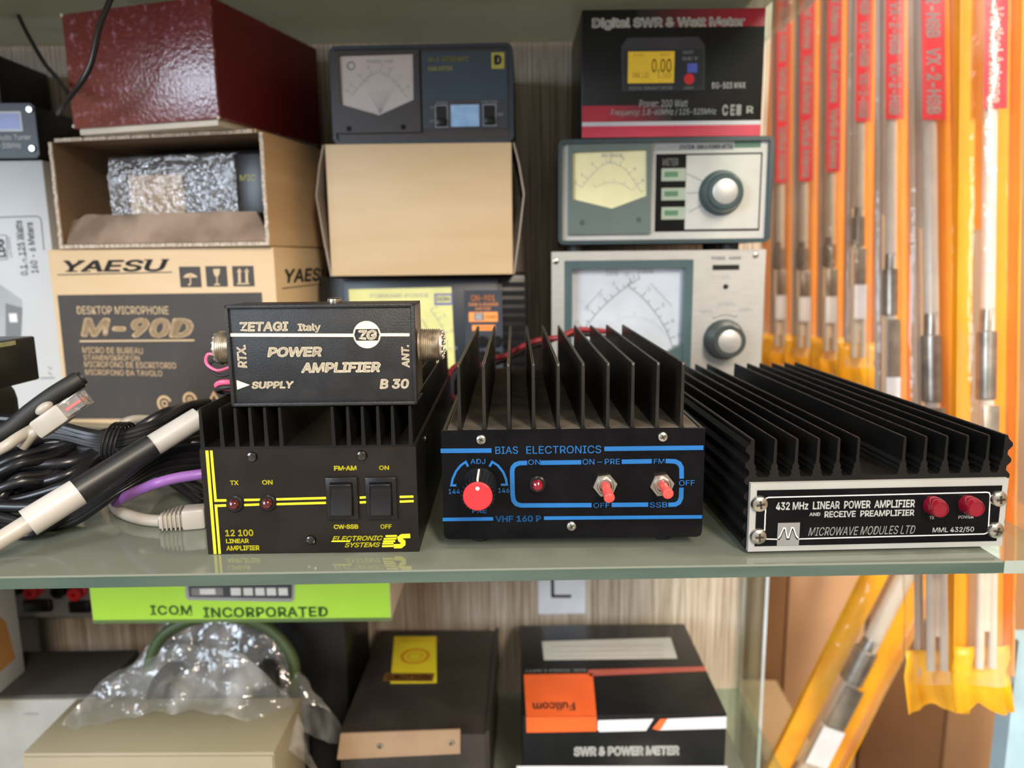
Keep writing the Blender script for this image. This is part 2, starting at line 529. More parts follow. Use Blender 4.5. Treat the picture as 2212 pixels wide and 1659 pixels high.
class Thing:
    """an Empty at the base of a box-like thing; local x runs along the front, y back, z up; the front face is y = 0"""
    def __init__(s, name, label, cat, BL, BR, z0, YL, YR, top=None, H=None, group=None, tilt=0):
        a = atY(*BL, YL); b = atY(*BR, YR)
        s.w = sqrt((b.x - a.x) ** 2 + (b.y - a.y) ** 2)
        s.yaw = atan2(b.y - a.y, b.x - a.x)
        s.z0 = z0
        s.o = bpy.data.objects.new(name, None)
        s.o.empty_display_size = .02
        COL.objects.link(s.o)
        s.o.location = (a.x, a.y, z0)
        s.o.rotation_euler = (0, tilt, s.yaw)
        s.M = Matrix.Translation((a.x, a.y, z0)) @ Matrix.Rotation(s.yaw, 4, 'Z') @ Matrix.Rotation(tilt, 4, 'Y')
        s.Mi = s.M.inverted()
        tag(s.o, label, cat, group)
        s.h = H if H is not None else (s.p(*top)[1] if top else 0)
    def p(s, px, py, y=0.0):
        """picture position -> local (x, z) on the plane y"""
        o = s.Mi @ CAM
        d = (s.Mi.to_3x3()) @ ray(px, py)
        t = (y - o.y) / d.y
        q = o + d * t
        return (q.x, q.z)
    def R(s, x0, y0, x1, y1, y=0.0):
        """picture rectangle -> local x0, z0, x1, z1"""
        xm = (x0 + x1) / 2; ym = (y0 + y1) / 2
        a = s.p(x0, ym, y)[0]; b = s.p(x1, ym, y)[0]
        lo = s.p(xm, y1, y)[1]; hi = s.p(xm, y0, y)[1]
        return a, lo, b, hi
    def text(s, mb, t, x0, y0, x1, y1, m, y=-.0002, **k):
        a, lo, b, hi = s.R(x0, y0, x1, y1, y)
        mb.text(t, a, lo, b, hi, y, m, **k)
    def rect(s, mb, x0, y0, x1, y1, m, y=-.0002):
        a, lo, b, hi = s.R(x0, y0, x1, y1, y)
        mb.rect(a, lo, b, hi, y, m)
    def poly(s, mb, pts, m, y=-.0002):
        mb.poly([s.p(a, b, y) for a, b in pts][::-1], y, m)
    def line(s, mb, pts, w, m, y=-.0002, closed=False):
        mb.line([s.p(a, b, y) for a, b in pts], w, y, m, closed)

def disc(mb, cx, cz, r, y, m, n=28):
    mb.poly([(cx + r * cos(2 * pi * k / n), cz + r * sin(2 * pi * k / n)) for k in range(n)], y, m)
def arc(cx, cz, r, a0, a1, n=20):
    return [(cx + r * cos(radians(a0 + (a1 - a0) * k / n)), cz + r * sin(radians(a0 + (a1 - a0) * k / n))) for k in range(n + 1)]

def screw_mb(x, z, r, y=0, m=CHROME, h=None):
    mb = MB()
    h = h or r * .55
    mb.lathe((x, y, z), (0, -1, 0), [(r, 0), (r, h * .3), (r * .85, h * .75), (r * .5, h), (0.0001, h * 1.05)], m, 24)
    a = random.uniform(0, pi)
    for q in (0, pi / 2):
        c, s_ = cos(a + q), sin(a + q); l = r * .5; w = r * .12
        pts = [(x + c * l - s_ * w, z + s_ * l + c * w), (x - c * l - s_ * w, z - s_ * l + c * w), (x - c * l + s_ * w, z - s_ * l - c * w), (x + c * l + s_ * w, z + s_ * l - c * w)]
        mb.poly(pts, y - h * 1.08, DKSTEEL)
    return mb

def struct(name, mb, **k):
    o = mb.build(name, **k)
    o['kind'] = 'structure'
    return o

# ------------------------------------------------------------------ the cabinet
WY = .775            # striped back panel
ZU = .347            # underside of the upper shelf
XE = .268            # right end of the cabinet
cab = bpy.data.objects.new('display_cabinet', None); COL.objects.link(cab)
cab.location = (0, WY, -1.0)
tag(cab, 'open display cabinet with a finely striped wood-look back panel', 'cabinet')
MB().box(-1.3, XE, 0, .018, 0, 1.75, WALLP).build('back_panel', cab)
def shelf(name, z, label):
    o = bpy.data.objects.new(name, None); COL.objects.link(o)
    o.location = (0, .318, z)
    tag(o, label, 'shelf', 'glass shelves of the cabinet')
    th = .0062
    mb = MB()
    mb.box(-1.25, .2285, 0, WY - .32, -th, 0, SHELF, bev=.0006, seg=1)
    mb.add([(-1.25, -.0002, -th + .0004), (.2285, -.0002, -th + .0004), (.2285, -.0002, -.0007), (-1.25, -.0002, -.0007)], [(0, 1, 2, 3)], SHELFE)
    mb.build('pane', o)
    MB().box(.2287, .264, .0003, WY - .32, -th, 0, GLASS).box(.2287, .264, 0, .0003, -th, 0, CLEARE).build('clear_end_pane', o)
    return o
shelf('glass_shelf', 0, 'grey-green satin glass shelf carrying the row of black amplifiers')
shelf('glass_shelf', ZU + .0062, 'upper grey-green glass shelf above the maroon box and meters')
shelf('glass_shelf', -.35, 'bottom grey-green glass shelf below the lime green carton')
# narrow clear glass end panel of the lower compartment
MB().box(XE + .0005, XE + .0065, -.05, .018, 0, .9935, GLASS).box(XE + .0035, XE + .0065, -.0505, -.05, 0, .9935, mat('pale_blue_glass_edge', (.50, .58, .64), .2)).build('glass_end_panel', cab)
# room
struct('floor', MB().box(-2.6, 2.4, -2.6, 2.0, -1.05, -1.0, mat('grey_floor', (.42, .39, .35), .5)))
struct('wall_back', MB().box(-2.6, 2.4, 1.9, 2.0, -1.0, 2.6, TANW))
struct('wall_right', MB().box(2.4, 2.5, -2.6, 2.0, -1.0, 2.6, TANW))
struct('wall_left', MB().box(-2.7, -2.6, -2.6, 2.0, -1.0, 2.6, TANW))

# ------------------------------------------------------------------ printed amplifier with blue lettering
def c5(x, y): return (920 + x / 2.7656, 660 + y / 2.765)
T = Thing('power_amplifier', 'black power amplifier with blue lettering, red knob and tall open fins', 'amplifier', (959, 1165), (1516, 1161), .0052, .342, .3400, top=(1235, 927.5))
w, h = T.w, T.h
L = .205
mb = MB()
# folded front panel with rounded lower corners
pp = [(0, h), (0, .0025), (.0007, .0007), (.0025, 0), (w - .0025, 0), (w - .0007, .0007), (w, .0025), (w, h)]
mb.prismY(pp, 0, .0014, BLACK)
B = lambda s_, x0, y0, x1, y1, **k: T.text(mb, s_, *c5(x0, y0), *c5(x1, y1), BLU, **k)
B('BIAS', 415, 842, 550, 886); B('ELECTRONICS', 600, 838, 1047, 884)
ln = lambda pts, wd=.00125: T.line(mb, [c5(*q) for q in pts], wd, BLU, y=-.00022)
ln([(88, 868), (392, 866)], .0022); ln([(1066, 856), (1658, 849)], .0022)
ln([(100, 1278), (402, 1274)], .0018); ln([(705, 1270), (1650, 1262)], .0018)
B('VHF 160 P', 416, 1255, 688, 1292, bold=.02)
B('ADJ', 266, 916, 355, 946); B('144', 135, 1096, 204, 1124); B('146', 432, 1090, 498, 1118); B('PRE', 277, 1212, 362, 1240)
B('ON', 611, 920, 684, 951); B('ON – PRE', 936, 916, 1158, 949); B('FM', 1362, 916, 1424, 944)
B('OFF', 1512, 1043, 1606, 1076); B('OFF', 1001, 1178, 1097, 1208); B('SSB', 1338, 1175, 1442, 1206)
ln([(182, 1074), (152, 1074), (160, 1035), (180, 990), (208, 955), (238, 934), (252, 962)], .0011)
ln([(380, 962), (396, 934), (430, 955), (462, 995), (478, 1035), (484, 1070), (448, 1070)], .0011)
ln([(605, 940), (560, 941), (535, 950), (520, 966), (515, 990), (518, 1130), (524, 1165), (540, 1185), (570, 1194), (990, 1192)], .0022)
ln([(686, 939), (928, 936)], .0022); ln([(1170, 933), (1350, 930)], .0022)
ln([(1432, 928), (1490, 931), (1514, 944), (1527, 968), (1528, 1034)], .0022)
ln([(1527, 1088), (1524, 1150), (1512, 1176), (1490, 1188), (1448, 1190)], .0022); ln([(1110, 1191), (1328, 1189)], .0022)
mb.build('front_panel', T.o)
mb = MB()
mb.box(.0006, .0022, .0016, L, .001, h, BLACK); mb.box(w - .0022, w - .0006, .0016, L, .001, h, BLACK)
mb.box(.0022, w - .0022, .0016, L, .001, .0025, BLACK); mb.box(.0022, w - .0022, L - .0014, L, .0025, h - .001, BLACK)
mb.build('case', T.o)
mb = MB()
fx0 = T.p(*c5(193, 740), y=.003)[0]; fx1 = T.p(*c5(1537, 720), y=.003)[0]
ftop = T.p(*c5(860, 345), y=.003)[1]
prof = [(.0024, h - .004), (.0024, h - .0004)]
t = .0016
for i in range(10):
    xa = fx0 + (fx1 - fx0 - t) * i / 9
    prof += [(xa - .0006, h - .0004), (xa, h + .001), (xa + .0001, ftop - .0003), (xa + .0005, ftop), (xa + t - .0005, ftop), (xa + t - .0001, ftop - .0003), (xa + t, h + .001), (xa + t + .0006, h - .0004)]
prof += [(w - .0024, h - .0004), (w - .0024, h - .004)]
mb.prismY(prof[::-1], .0028, L - .006, DUSTY)
mb.box(.003, w - .003, .003, L - .008, h - .0004, h - .0001, DUST)
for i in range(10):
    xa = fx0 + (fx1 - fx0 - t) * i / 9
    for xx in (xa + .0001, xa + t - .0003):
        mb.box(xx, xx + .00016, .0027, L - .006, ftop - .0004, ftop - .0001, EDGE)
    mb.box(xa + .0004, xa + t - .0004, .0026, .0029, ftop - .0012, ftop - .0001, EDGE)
mb.build('heat_sink', T.o)
kc = T.p(*c5(321, 1066))
k = MB()
k.lathe((kc[0], 0, kc[1]), (0, -1, 0), [(.0082, 0), (.0082, .002), (.0076, .003), (.0070, .0175), (.0064, .0183)], BLKPL, 36)
for q in range(24):
    a = 2 * pi * q / 24
    k.T = Matrix.Translation((kc[0], 0, kc[1])) @ Matrix.Rotation(a, 4, 'Y')
    k.box(-.0003, .0003, -.0170, -.003, .0066, .0079, BLKPL)
k.T = Matrix.Identity(4)
knob = k.build('knob', T.o)
k = MB()
k.lathe((kc[0], -.0181, kc[1]), (0, -1, 0), [(.0067, 0), (.0067, .0006), (.0062, .0011), (.0001, .0013)], REDP, 40)
k.build('knob_cap', knob)
k = MB(); k.box(kc[0] - .0004, kc[0] + .0004, -.0182, -.003, kc[1] + .0069, kc[1] + .0083, WHITE)
disc(k, kc[0], kc[1] + .0040, .0009, -.0196, WHITE)
k.build('pointer', knob)
lc = T.p(*c5(666, 1068))
l = MB().lathe((lc[0], 0, lc[1]), (0, -1, 0), [(.0042, 0), (.0042, .0006), (.0036, .0013), (.0027, .0013)], BLKPL, 28).build('led_bezel', T.o)
MB().lathe((lc[0], -.0008, lc[1]), (0, -1, 0), [(.0027, 0), (.0027, .0012), (.0022, .0026), (.0012, .0033), (.0001, .0035)], REDLED, 24).build('led', l)
for (cx, cy, tx, ty) in ((1068, 1068, 1092, 1140), (1407, 1066, 1441, 1115)):
    c = T.p(*c5(cx, cy)); tp = T.p(*c5(tx, ty), y=-.0095)
    s_ = MB()
    hexp = [(c[0] + .0058 * cos(radians(60 * q + 8)), c[1] + .0058 * sin(radians(60 * q + 8))) for q in range(6)]
    s_.prismY(hexp[::-1], -.0022, 0, CHROME)
    s_.lathe((c[0], -.0022, c[1]), (0, -1, 0), [(.0040, 0), (.0040, .0012), (.0036, .0016), (.0030, .0016), (.0026, .0004)], CHROME, 28)
    so = s_.build('toggle_switch', T.o, smooth=30)
    l = MB()
    p0 = Vector((c[0], -.002, c[1] + .0004)); p1 = Vector((tp[0], -.0112, tp[1]))
    d = p1 - p0
    l.tube([p0, p0 + d * .3, p0 + d * .8, p1, p1 + d * .12], .0024, REDT, 16, 4, rf=lambda u: .72 + .35 * sin(min(1, u * 1.15) * pi * .55) if u < .9 else max(.15, 1.05 * sqrt(max(0, 1 - ((u - .9) / .1) ** 2))))
    l.build('lever', so)
for q in ((330, 800), (1414, 783), (869, 1316)):
    c = T.p(*c5(*q)); screw_mb(c[0], c[1], .0025).build('screw', T.o)
for x in (.017, w - .017):
    for y in (.012, L - .02):
        MB().lathe((x, y, .0002), (0, 0, -1), [(.0048, 0), (.0048, .002), (.0040, .0046), (.0030, .0052)], BLKRUB, 20).build('foot', T.o)
MB().tube([T.Mi @ atY(x, y, Y) for x, y, Y in ((1352, 800, .585), (1345, 745, .58), (1325, 722, .575), (1290, 714, .57), (1245, 713, .565), (1210, 728, .56), (1165, 735, .56), (1130, 748, .56), (1090, 770, .56), (1062, 775, .56), (1030, 795, .56), (1000, 785, .562), (975, 800, .56), (968, 830, .56), (974, 855, .57), (1000, 872, .58))], .0021, REDW, 10, 6).tube([T.Mi @ atY(x, y, Y) for x, y, Y in ((1352, 810, .59), (1330, 740, .585), (1245, 722, .575), (1165, 745, .57), (1090, 778, .57), (1030, 800, .57), (990, 812, .565), (985, 850, .575))], .0018, BLKRUB, 10, 6).build('power_lead', T.o)

# ------------------------------------------------------------------ yellow-striped amplifier
def c4(x, y): return (420 + x / 2.675, 620 + y / 2.675)
T = Thing('power_amplifier', 'brown-black amplifier with yellow stripes and two rocker switches, at the cable tangle', 'amplifier', (450, 1197.5), (905.5, 1192), 0, .3403, .3395, top=(663, 968))
TES = T
w, h = T.w, T.h; L = .215
mb = MB()
mb.prismY([(0, .0001), (w, .0001), (w, h), (0, h)][::-1], 0, .0014, BROWNBLK)
Yt = lambda s_, x0, y0, x1, y1, **k: T.text(mb, s_, *c4(x0, y0), *c4(x1, y1), YEL, **k)
ly = lambda pts, wd: T.line(mb, [c4(*q) for q in pts], wd, YEL, y=-.00022)
ly([(72, 945), (120, 1543)], .00145); ly([(97, 945), (122, 1234), (185, 1233)], .00125); ly([(185, 1262), (124, 1264), (146, 1542)], .00125)
for a, bb in (((287, 1231), (385, 1229)), ((287, 1260), (385, 1256)), ((473, 1227), (760, 1219)), ((473, 1255), (760, 1247)), ((955, 1217), (992, 1215)), ((955, 1245), (992, 1243)), ((1186, 1213), (1265, 1211)), ((1186, 1240), (1267, 1237))):
    ly([a, bb], .00115)
Yt('TX', 206, 1118, 254, 1144, bold=.02); Yt('ON', 391, 1115, 452, 1142, bold=.02); Yt('FM·AM', 807, 1033, 936, 1060, bold=.03); Yt('ON', 1067, 1032, 1124, 1057, bold=.02)
Yt('CW·SSB', 805, 1372, 947, 1398, bold=.03); Yt('OFF', 1075, 1371, 1139, 1397, bold=.02)
Yt('12 100', 178, 1402, 340, 1440, bold=.02); Yt('LINEAR', 182, 1455, 314, 1480, bold=.03); Yt('AMPLIFIER', 184, 1494, 376, 1522, bold=.03)
Yt('ELECTRONIC', 795, 1438, 1088, 1466, bold=.02, shear=.35); Yt('SYSTEMS', 868, 1476, 1074, 1504, bold=.02, shear=.35)
ly([(1104, 1440), (1170, 1438)], .0010); ly([(1094, 1456), (1168, 1453)], .0009); ly([(1090, 1470), (1160, 1468)], .0010); ly([(1086, 1483), (1150, 1481)], .0009); ly([(1084, 1498), (1150, 1496)], .0010)
ly([(1247, 1438), (1200, 1440), (1186, 1450), (1190, 1462), (1206, 1472), (1206, 1486), (1192, 1497), (1152, 1498)], .0022)
ly([(792, 1470), (900, 1469)], .0006)
mb.build('front_panel', T.o)
mb = MB()
mb.box(0, .0016, .0016, L, .0001, h, BROWNBLK); mb.box(w - .0016, w, .0016, L, .0001, h, BROWNBLK)
mb.box(.0016, w - .0016, .0016, L, .0001, .0015, BROWNBLK); mb.box(.0016, w - .0016, L - .0015, L, .0015, h - .001, BROWNBLK)
mb.build('case', T.o)
ftop = T.p(*c4(600, 692), y=.001)[1]
mb = MB()
fxs = [(T.p(*c4(a, 920), y=.001)[0]) for a in (52, 167, 252, 336, 422, 507, 808, 896, 980, 1068, 1152)] + [w - .0022]
prof = [(.0002, h - .003), (.0002, h + .0004)]
for i, x in enumerate(fxs):
    x = max(x, .0016)
    a_, b_ = .0010, .0006
    prof += [(x - a_, h + .0010), (x - b_, ftop - .0006), (x - b_ * .5, ftop), (x + b_ * .5, ftop), (x + b_, ftop - .0006), (x + a_, h + .0010)]
prof += [(w - .0002, h + .0004), (w - .0002, h - .003)]
mb.prismY(prof[::-1], .0002, L - .004, ANOD)
mb.build('heat_sink', T.o)
for (cx, cy) in ((235, 1252), (426, 1247)):
    c = T.p(*c4(cx, cy))
    lb = MB().lathe((c[0], 0, c[1]), (0, -1, 0), [(.0041, 0), (.0041, .0008), (.0036, .0014), (.0028, .0014)], BLKPL, 28).build('led_bezel', T.o)
    MB().lathe((c[0], -.001, c[1]), (0, -1, 0), [(.0026, 0), (.0026, .0010), (.0020, .0024), (.0010, .0030), (.0001, .0031)], DKLED, 24).build('led', lb)
for (x0, y0, x1, y1) in ((762, 1100, 945, 1345), (991, 1099, 1170, 1344)):
    a, lo, b_, hi = T.R(*c4(x0, y0), *c4(x1, y1), y=-.001)
    so = MB().box(a, b_, -.0016, 0, lo, hi, BLKPL, bev=.0005).build('rocker_switch', T.o)
    cx = (a + b_) / 2; cz = (lo + hi) / 2; rw = (b_ - a) * .34; rh = (hi - lo) * .375
    rk = MB()
    rk.prismX([(-.001, cz - rh), (-.0046, cz - rh * .98), (-.0052, cz - rh * .90), (-.0024, cz + rh * .45), (-.0026, cz + rh * .62), (-.0040, cz + rh * .97), (-.001, cz + rh)], cx - rw, cx + rw, BLKPL)
    r_ = rk.build('rocker', so)
    bv = r_.modifiers.new('edge', 'BEVEL'); bv.width = .0005; bv.segments = 2
    MB().box(cx - rw * 1.06, cx + rw * 1.06, -.0018, -.0012, cz - rh * 1.05, cz + rh * 1.05, BLACK).build('recess', so)
for q in ((333, 980), (968, 973), (674, 1462)):
    c = T.p(*c4(*q)); screw_mb(c[0], c[1], .0025, m=mat('black_chrome_steel', (.08, .075, .07), .2, 1)).build('screw', T.o)
MB().lathe((w, .040, h - .006), (1, 0, 0), [(.0025, 0), (.0025, .0006), (.0015, .0016), (.0001, .0018)], DKSTEEL, 20).build('screw', T.o)

# ------------------------------------------------------------------ small amplifier on top of it
ztop = ftop
YB = .3425
T = Thing('power_amplifier', 'small black crinkle-painted booster with cream lettering, lying on the fins of the yellow-striped amplifier', 'amplifier', (500.5, 868), (902, 864), ztop + .0002, YB, YB - .001, top=(690, 657))
w, h = T.w, T.h; L = .036
mb = MB()
mb.box(0, w, 0, .0014, 0, h, CRINK, bev=.0006)
for a_, c_ in (((.0, 0), (w, .0018)), ((0, h - .0018), (w, h)), ((0, 0), (.0018, h)), ((w - .0018, 0), (w, h))):
    mb.box(a_[0], c_[0], -.0012, .001, a_[1], c_[1], CRINK, bev=.0006)
mb.box(.0003, w - .0003, .001, L * .66, h - .0013, h - .0002, CRINK)
mb.box(.0003, w - .0003, .001, L * .66, .0001, .0012, CRINK)
Ct = lambda s_, x0, y0, x1, y1, m=CREAM, y=-.0003, **k: T.text(mb, s_, *c4(x0, y0), *c4(x1, y1), m, y=y, **k)
lc_ = lambda pts, wd: T.line(mb, [c4(*q) for q in pts], wd, CREAM, y=-.0003)
Ct('ZETAGI', 256, 201, 545, 256, bold=.035, shear=.12); Ct('Italy', 598, 211, 730, 264, bold=.03)
lc_([(208, 277), (918, 279)], .0015); lc_([(1075, 276), (1243, 276)], .0014)
cc = T.p(*c4(997, 275)); rr = (T.p(*c4(1076, 275))[0] - T.p(*c4(918, 275))[0]) / 2
disc(mb, cc[0], cc[1], rr, -.0003, CREAM, 48)
bw = rr * .80
mb.poly([(cc[0] - bw, cc[1] + rr * .42), (cc[0] - bw - .0008, cc[1]), (cc[0] - bw, cc[1] - rr * .44), (cc[0] + bw, cc[1] - rr * .44), (cc[0] + bw + .0008, cc[1]), (cc[0] + bw, cc[1] + rr * .42)], -.0004, CRINK)
mb.text('ZG', cc[0] - rr * .70, cc[1] - rr * .38, cc[0] + rr * .74, cc[1] + rr * .35, -.0005, CREAM, bold=.045, shear=.15)
Ct('POWER', 420, 346, 738, 404, bold=.04, shear=.18); Ct('AMPLIFIER', 615, 435, 1076, 494, bold=.04, shear=.18)
Ct('SUPPLY', 330, 545, 575, 587, bold=.04, shear=.18); Ct('B 30', 1070, 531, 1240, 588, bold=.035, shear=.15)
Ct('RTX.', 247, 335, 301, 467, rot=90, bold=.03, shear=.1); Ct('ANT.', 1197, 335, 1242, 466, rot=90, bold=.03, shear=.1)
T.poly(mb, [c4(243, 538), c4(320, 566), c4(247, 593)], CREAM, y=-.0003)
mb.build('cover', T.o)
mb = MB()
BRZ = mat('bare_metal_chassis', (.42, .35, .26), .35, .9, col2=(.34, .28, .20), nscale=60)
mb.box(.0016, w - .0016, .0016, L, .0014, h - .0016, BRZ, bev=.0006)
mb.build('chassis', T.o)
def so239(xo, dirx):
    zc = T.p(*c4(1350 if dirx > 0 else 150, 358 if dirx > 0 else 372))[1]
    yc = .016
    mb = MB()
    pr = [(.0086, 0), (.0086, .0006)]
    for q in range(9):
        pr += [(.0072, .001 + q * .0010), (.0080, .0015 + q * .0010)]
    pr += [(.0072, .0102), (.0070, .0112), (.0055, .0114), (.0053, .0030)]
    mb.lathe((xo, yc, zc), (dirx, 0, 0), pr, BRASSY, 36)
    for q in range(14):
        a = 2 * pi * q / 14
        mb.ball((xo + dirx * .0112, yc + .0063 * cos(a), zc + .0063 * sin(a)), .0009, BRASSY, n=8)
    mb.lathe((xo, yc, zc), (dirx, 0, 0), [(.0028, .0030), (.0028, .0112), (.0015, .0112)], BRZ, 16)
    mb.build('coaxial_socket', T.o)
so239(w - .0002, 1); so239(.0002, -1)
c = T.p(*c4(808, 62), y=.014)
MB().lathe((c[0], .014, h - .0006), (0, 0, 1), [(.0032, 0), (.0034, .0008), (.0032, .0022), (.0024, .0028), (.0001, .0029)], CHROME, 20).build('screw', T.o)
def wire(name, pts, r, m, parent, n=8):
    MB().tube([T.Mi @ atY(*q) for q in pts], r, m, n, 6).build(name, parent)
wire('supply_wire', [(505, 790, .372), (470, 800, .374), (446, 785, .376), (450, 765, .38), (480, 770, .378)], .0008, PINKW, T.o)
wire('supply_wire', [(505, 805, .372), (478, 812, .374), (455, 800, .376), (458, 780, .38), (482, 785, .378)], .0008, BLKRUB, T.o)
wire('supply_wire', [(505, 826, .372), (480, 826, .372), (468, 832, .374), (480, 838, .378), (510, 840, .378)], .0014, PINKW, T.o)
wire('supply_wire', [(505, 836, .370), (482, 838, .370), (468, 842, .373), (482, 848, .378), (510, 848, .378)], .0012, BLKRUB, T.o)

# ------------------------------------------------------------------ ribbed amplifier with white-framed front
def c6(x, y): return (1460 + x / 2.9415, 740 + y / 2.9415)
T = Thing('power_amplifier', 'long black ribbed amplifier with white-edged front plate and two red lamps', 'amplifier', (1615, 1194), (2163, 1182), .0016, .3297, .3318, top=(1898, 1039))
w, h = T.w, T.h; L = .245
mb = MB()
fw = .0033
mb.prismY([(0, 0), (w, 0), (w, h), (0, h)][::-1], -.0002, .0022, WFRAME)
a, lo, b_, hi = T.R(*c6(502, 1285), *c6(2060, 918), y=-.0004)
ins = .0030
mb.rect(ins, .0027, w - ins, h - .0032, -.0005, BLACK)
Wt = lambda s_, x0, y0, x1, y1, m=WHITE, **k: T.text(mb, s_, *c6(x0, y0), *c6(x1, y1), m, y=-.0006, **k)
lw = lambda pts, wd=.00055, m=WHITE: T.line(mb, [c6(*q) for q in pts], wd, m, y=-.0006)
Wt('432 MHz  LINEAR  POWER  AMPLIFIER', 637, 1006, 1518, 1056, bold=.02)
Wt('AND', 848, 1080, 918, 1102, bold=.02); Wt('RECEIVE  PREAMPLIFIER', 945, 1066, 1514, 1106, bold=.02)
Wt('MICROWAVE MODULES LTD', 843, 1168, 1520, 1222, m=mat('silver_ink', (.19, .19, .185), .45), bold=.0, shear=.25)
Wt('TX', 1611, 1104, 1642, 1122, bold=.02); Wt('POWER', 1795, 1098, 1892, 1118, bold=.02); Wt('MML 432/50', 1632, 1172, 1894, 1208, bold=.01)
mb_r = [(570, 1005), (574, 990), (590, 984), (1975, 951), (1992, 955), (1998, 972), (1985, 1195), (1975, 1210), (1960, 1216), (775, 1248)]
lw(mb_r); lw([(570, 1085), (570, 1005)]); lw([(566, 1150), (568, 1085)]); lw([(566, 1150), (562, 1225), (575, 1248), (650, 1250)])
a, lo, b_, hi = T.R(*c6(645, 1145), *c6(785, 1290), y=-.0006)
SI = mat('silver_ink', (.19, .19, .185), .45)
mb.rect(a, lo, b_, hi, -.0006, SI)
for dy, mm in ((0, BLACK), (-6, WHITE)):
    T.line(mb, [c6(x, y + dy) for x, y in ((650, 1252), (662, 1236), (685, 1184), (696, 1186), (708, 1246), (716, 1246), (736, 1182), (748, 1184), (765, 1234), (778, 1250))], .0011 if dy == 0 else .0006, mm, y=-.0007 - (0 if dy == 0 else .0001))
mb.build('front_plate', T.o)
# extruded body: side ribs and top fins
zf = T.p(*c6(1900, 590), y=.0025)[1]
fx = [T.p(*c6(q, 870), y=.0025)[0] for q in (485, 622, 757, 893, 1020, 1145, 1435, 1568, 1700, 1830, 1962)] + [w - .0015]
fx[0] = .0012
prof = [(0, .0)]
nz = 7
for i in range(nz):
    z0 = (zf - .001) * i / nz; dz = (zf - .001) / nz
    prof += [(-.0001, z0 + dz * .12), (-.0021, z0 + dz * .40), (-.0021, z0 + dz * .60), (-.0001, z0 + dz * .88)]
zb = h + .0022
prof += [(.0002, zf - .0004), (.0008, zf), (.0016, zf)]
for i, x in enumerate(fx):
    if i > 0:
        prof += [(x - .0028, zb), (x - .0018, zb + .0018), (x - .0022, zb + .0026), (x - .0014, zb + .0040), (x - .0017, zb + .0050), (x - .0007, zb + .0068), (x - .0005, zf - .0005), (x - .0002, zf)]
    if i < len(fx) - 1:
        prof += [(x + .0003, zf), (x + .0007, zf - .0006), (x + .0008, zb + .0068), (x + .0017, zb + .0050), (x + .0014, zb + .0040), (x + .0022, zb + .0026), (x + .0018, zb + .0018), (x + .0028, zb)]
prof += [(w - .0008, zf)]
for i in range(nz - 1, -1, -1):
    z0 = (zf - .001) * i / nz; dz = (zf - .001) / nz
    prof += [(w + .0001, z0 + dz * .88), (w + .0021, z0 + dz * .60), (w + .0021, z0 + dz * .40), (w + .0001, z0 + dz * .12)]
prof += [(w, 0)]
mb = MB().prismY(prof, .0024, L, ANOD)
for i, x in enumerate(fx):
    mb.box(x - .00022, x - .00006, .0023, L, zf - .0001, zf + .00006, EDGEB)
mb.build('ribbed_body', T.o, smooth=20)
for (cx, cy) in ((1625, 1028), (1848, 1024)):
    c = T.p(*c6(cx, cy))
    l = MB().lathe((c[0], -.0004, c[1]), (0, -1, 0), [(.0045, 0), (.0045, .0040), (.0042, .0060), (.0036, .0072), (.0034, .0072), (.0032, .0066), (.0001, .0066)], REDLED, 32)
    l.build('indicator_lamp', T.o)
for q in ((532, 1026), (525, 1232), (2052, 994), (2032, 1194)):
    c = T.p(*c6(*q), y=-.001); screw_mb(c[0], c[1], .0040, y=-.0002, h=.0024, m=CHROME).build('screw', T.o)
for x in (.018, w - .045):
    for y in (.02, L - .03):
        MB().cyl((x, y, .0), (x, y, -.0016), .006, BLKRUB, 20).build('foot', T.o)

# ================================================================== things at the back of the shelf
def px_z(T, x, y): return T.p(x, y)[1]

def dial(T, mb, poly, paper, cx, cy, rads, ink, a0=40, a1=140, y=-.0002, ticks=True, w=.0006):
    """a crossed-needle dial printed on a window polygon"""
    T.poly(mb, poly, paper, y=y)

def curve_ticks(T, mb, pts, ink, w, y, n, l, side=1, number=None):
    P = catmull([Vector((*T.p(a, b, y), 0)) for a, b in pts], 8)
    P2 = [(p.x, p.y) for p in P]
    mb.line(P2, w, y, ink)
    N = len(P)
    for i in range(n + 1):
        k = min(N - 1, int(i * (N - 1) / n)); q = P[k]; t = (P[min(k + 1, N - 1)] - P[max(k - 1, 0)]).normalized()
        nn = Vector((-t.y, t.x, 0)) * side
        e = q + nn * l * (1.4 if i % 2 == 0 else .8)
        mb.line([(q.x, q.y), (e.x, e.y)], w, y - .00002, ink)
        if number and i % 2 == 0:
            c = q + nn * l * 2.3; s_ = l * .45
            mb.text(number[(i // 2) % len(number)], c.x - s_, c.y - s_, c.x + s_, c.y + s_, y - .00002, ink)

def device(name, label, cat, BL, BR, z0, YL, YR, top, depth, m, bev=.002, group=None, x0=0, front=0):
    T = Thing(name, label, cat, BL, BR, z0, YL, YR, top=top, group=group)
    T.L = depth
    return T

# --- silver meter, bottom of the right stack
def d4(x, y): return (1160 + x / 3.072, 270 + y / 3.072)
T = Thing('meter', 'large silver-fronted meter with blue-tinted dial, bottom of the right stack', 'meter', (1192, 850), (1641, 845), .0, .655, .652, top=(1416, 541.5))
w, h = T.w, T.h
mb = MB()
PL = SILVER
a, lo, b_, hi = T.R(1219, 562, 1495, 800)
lo = .018
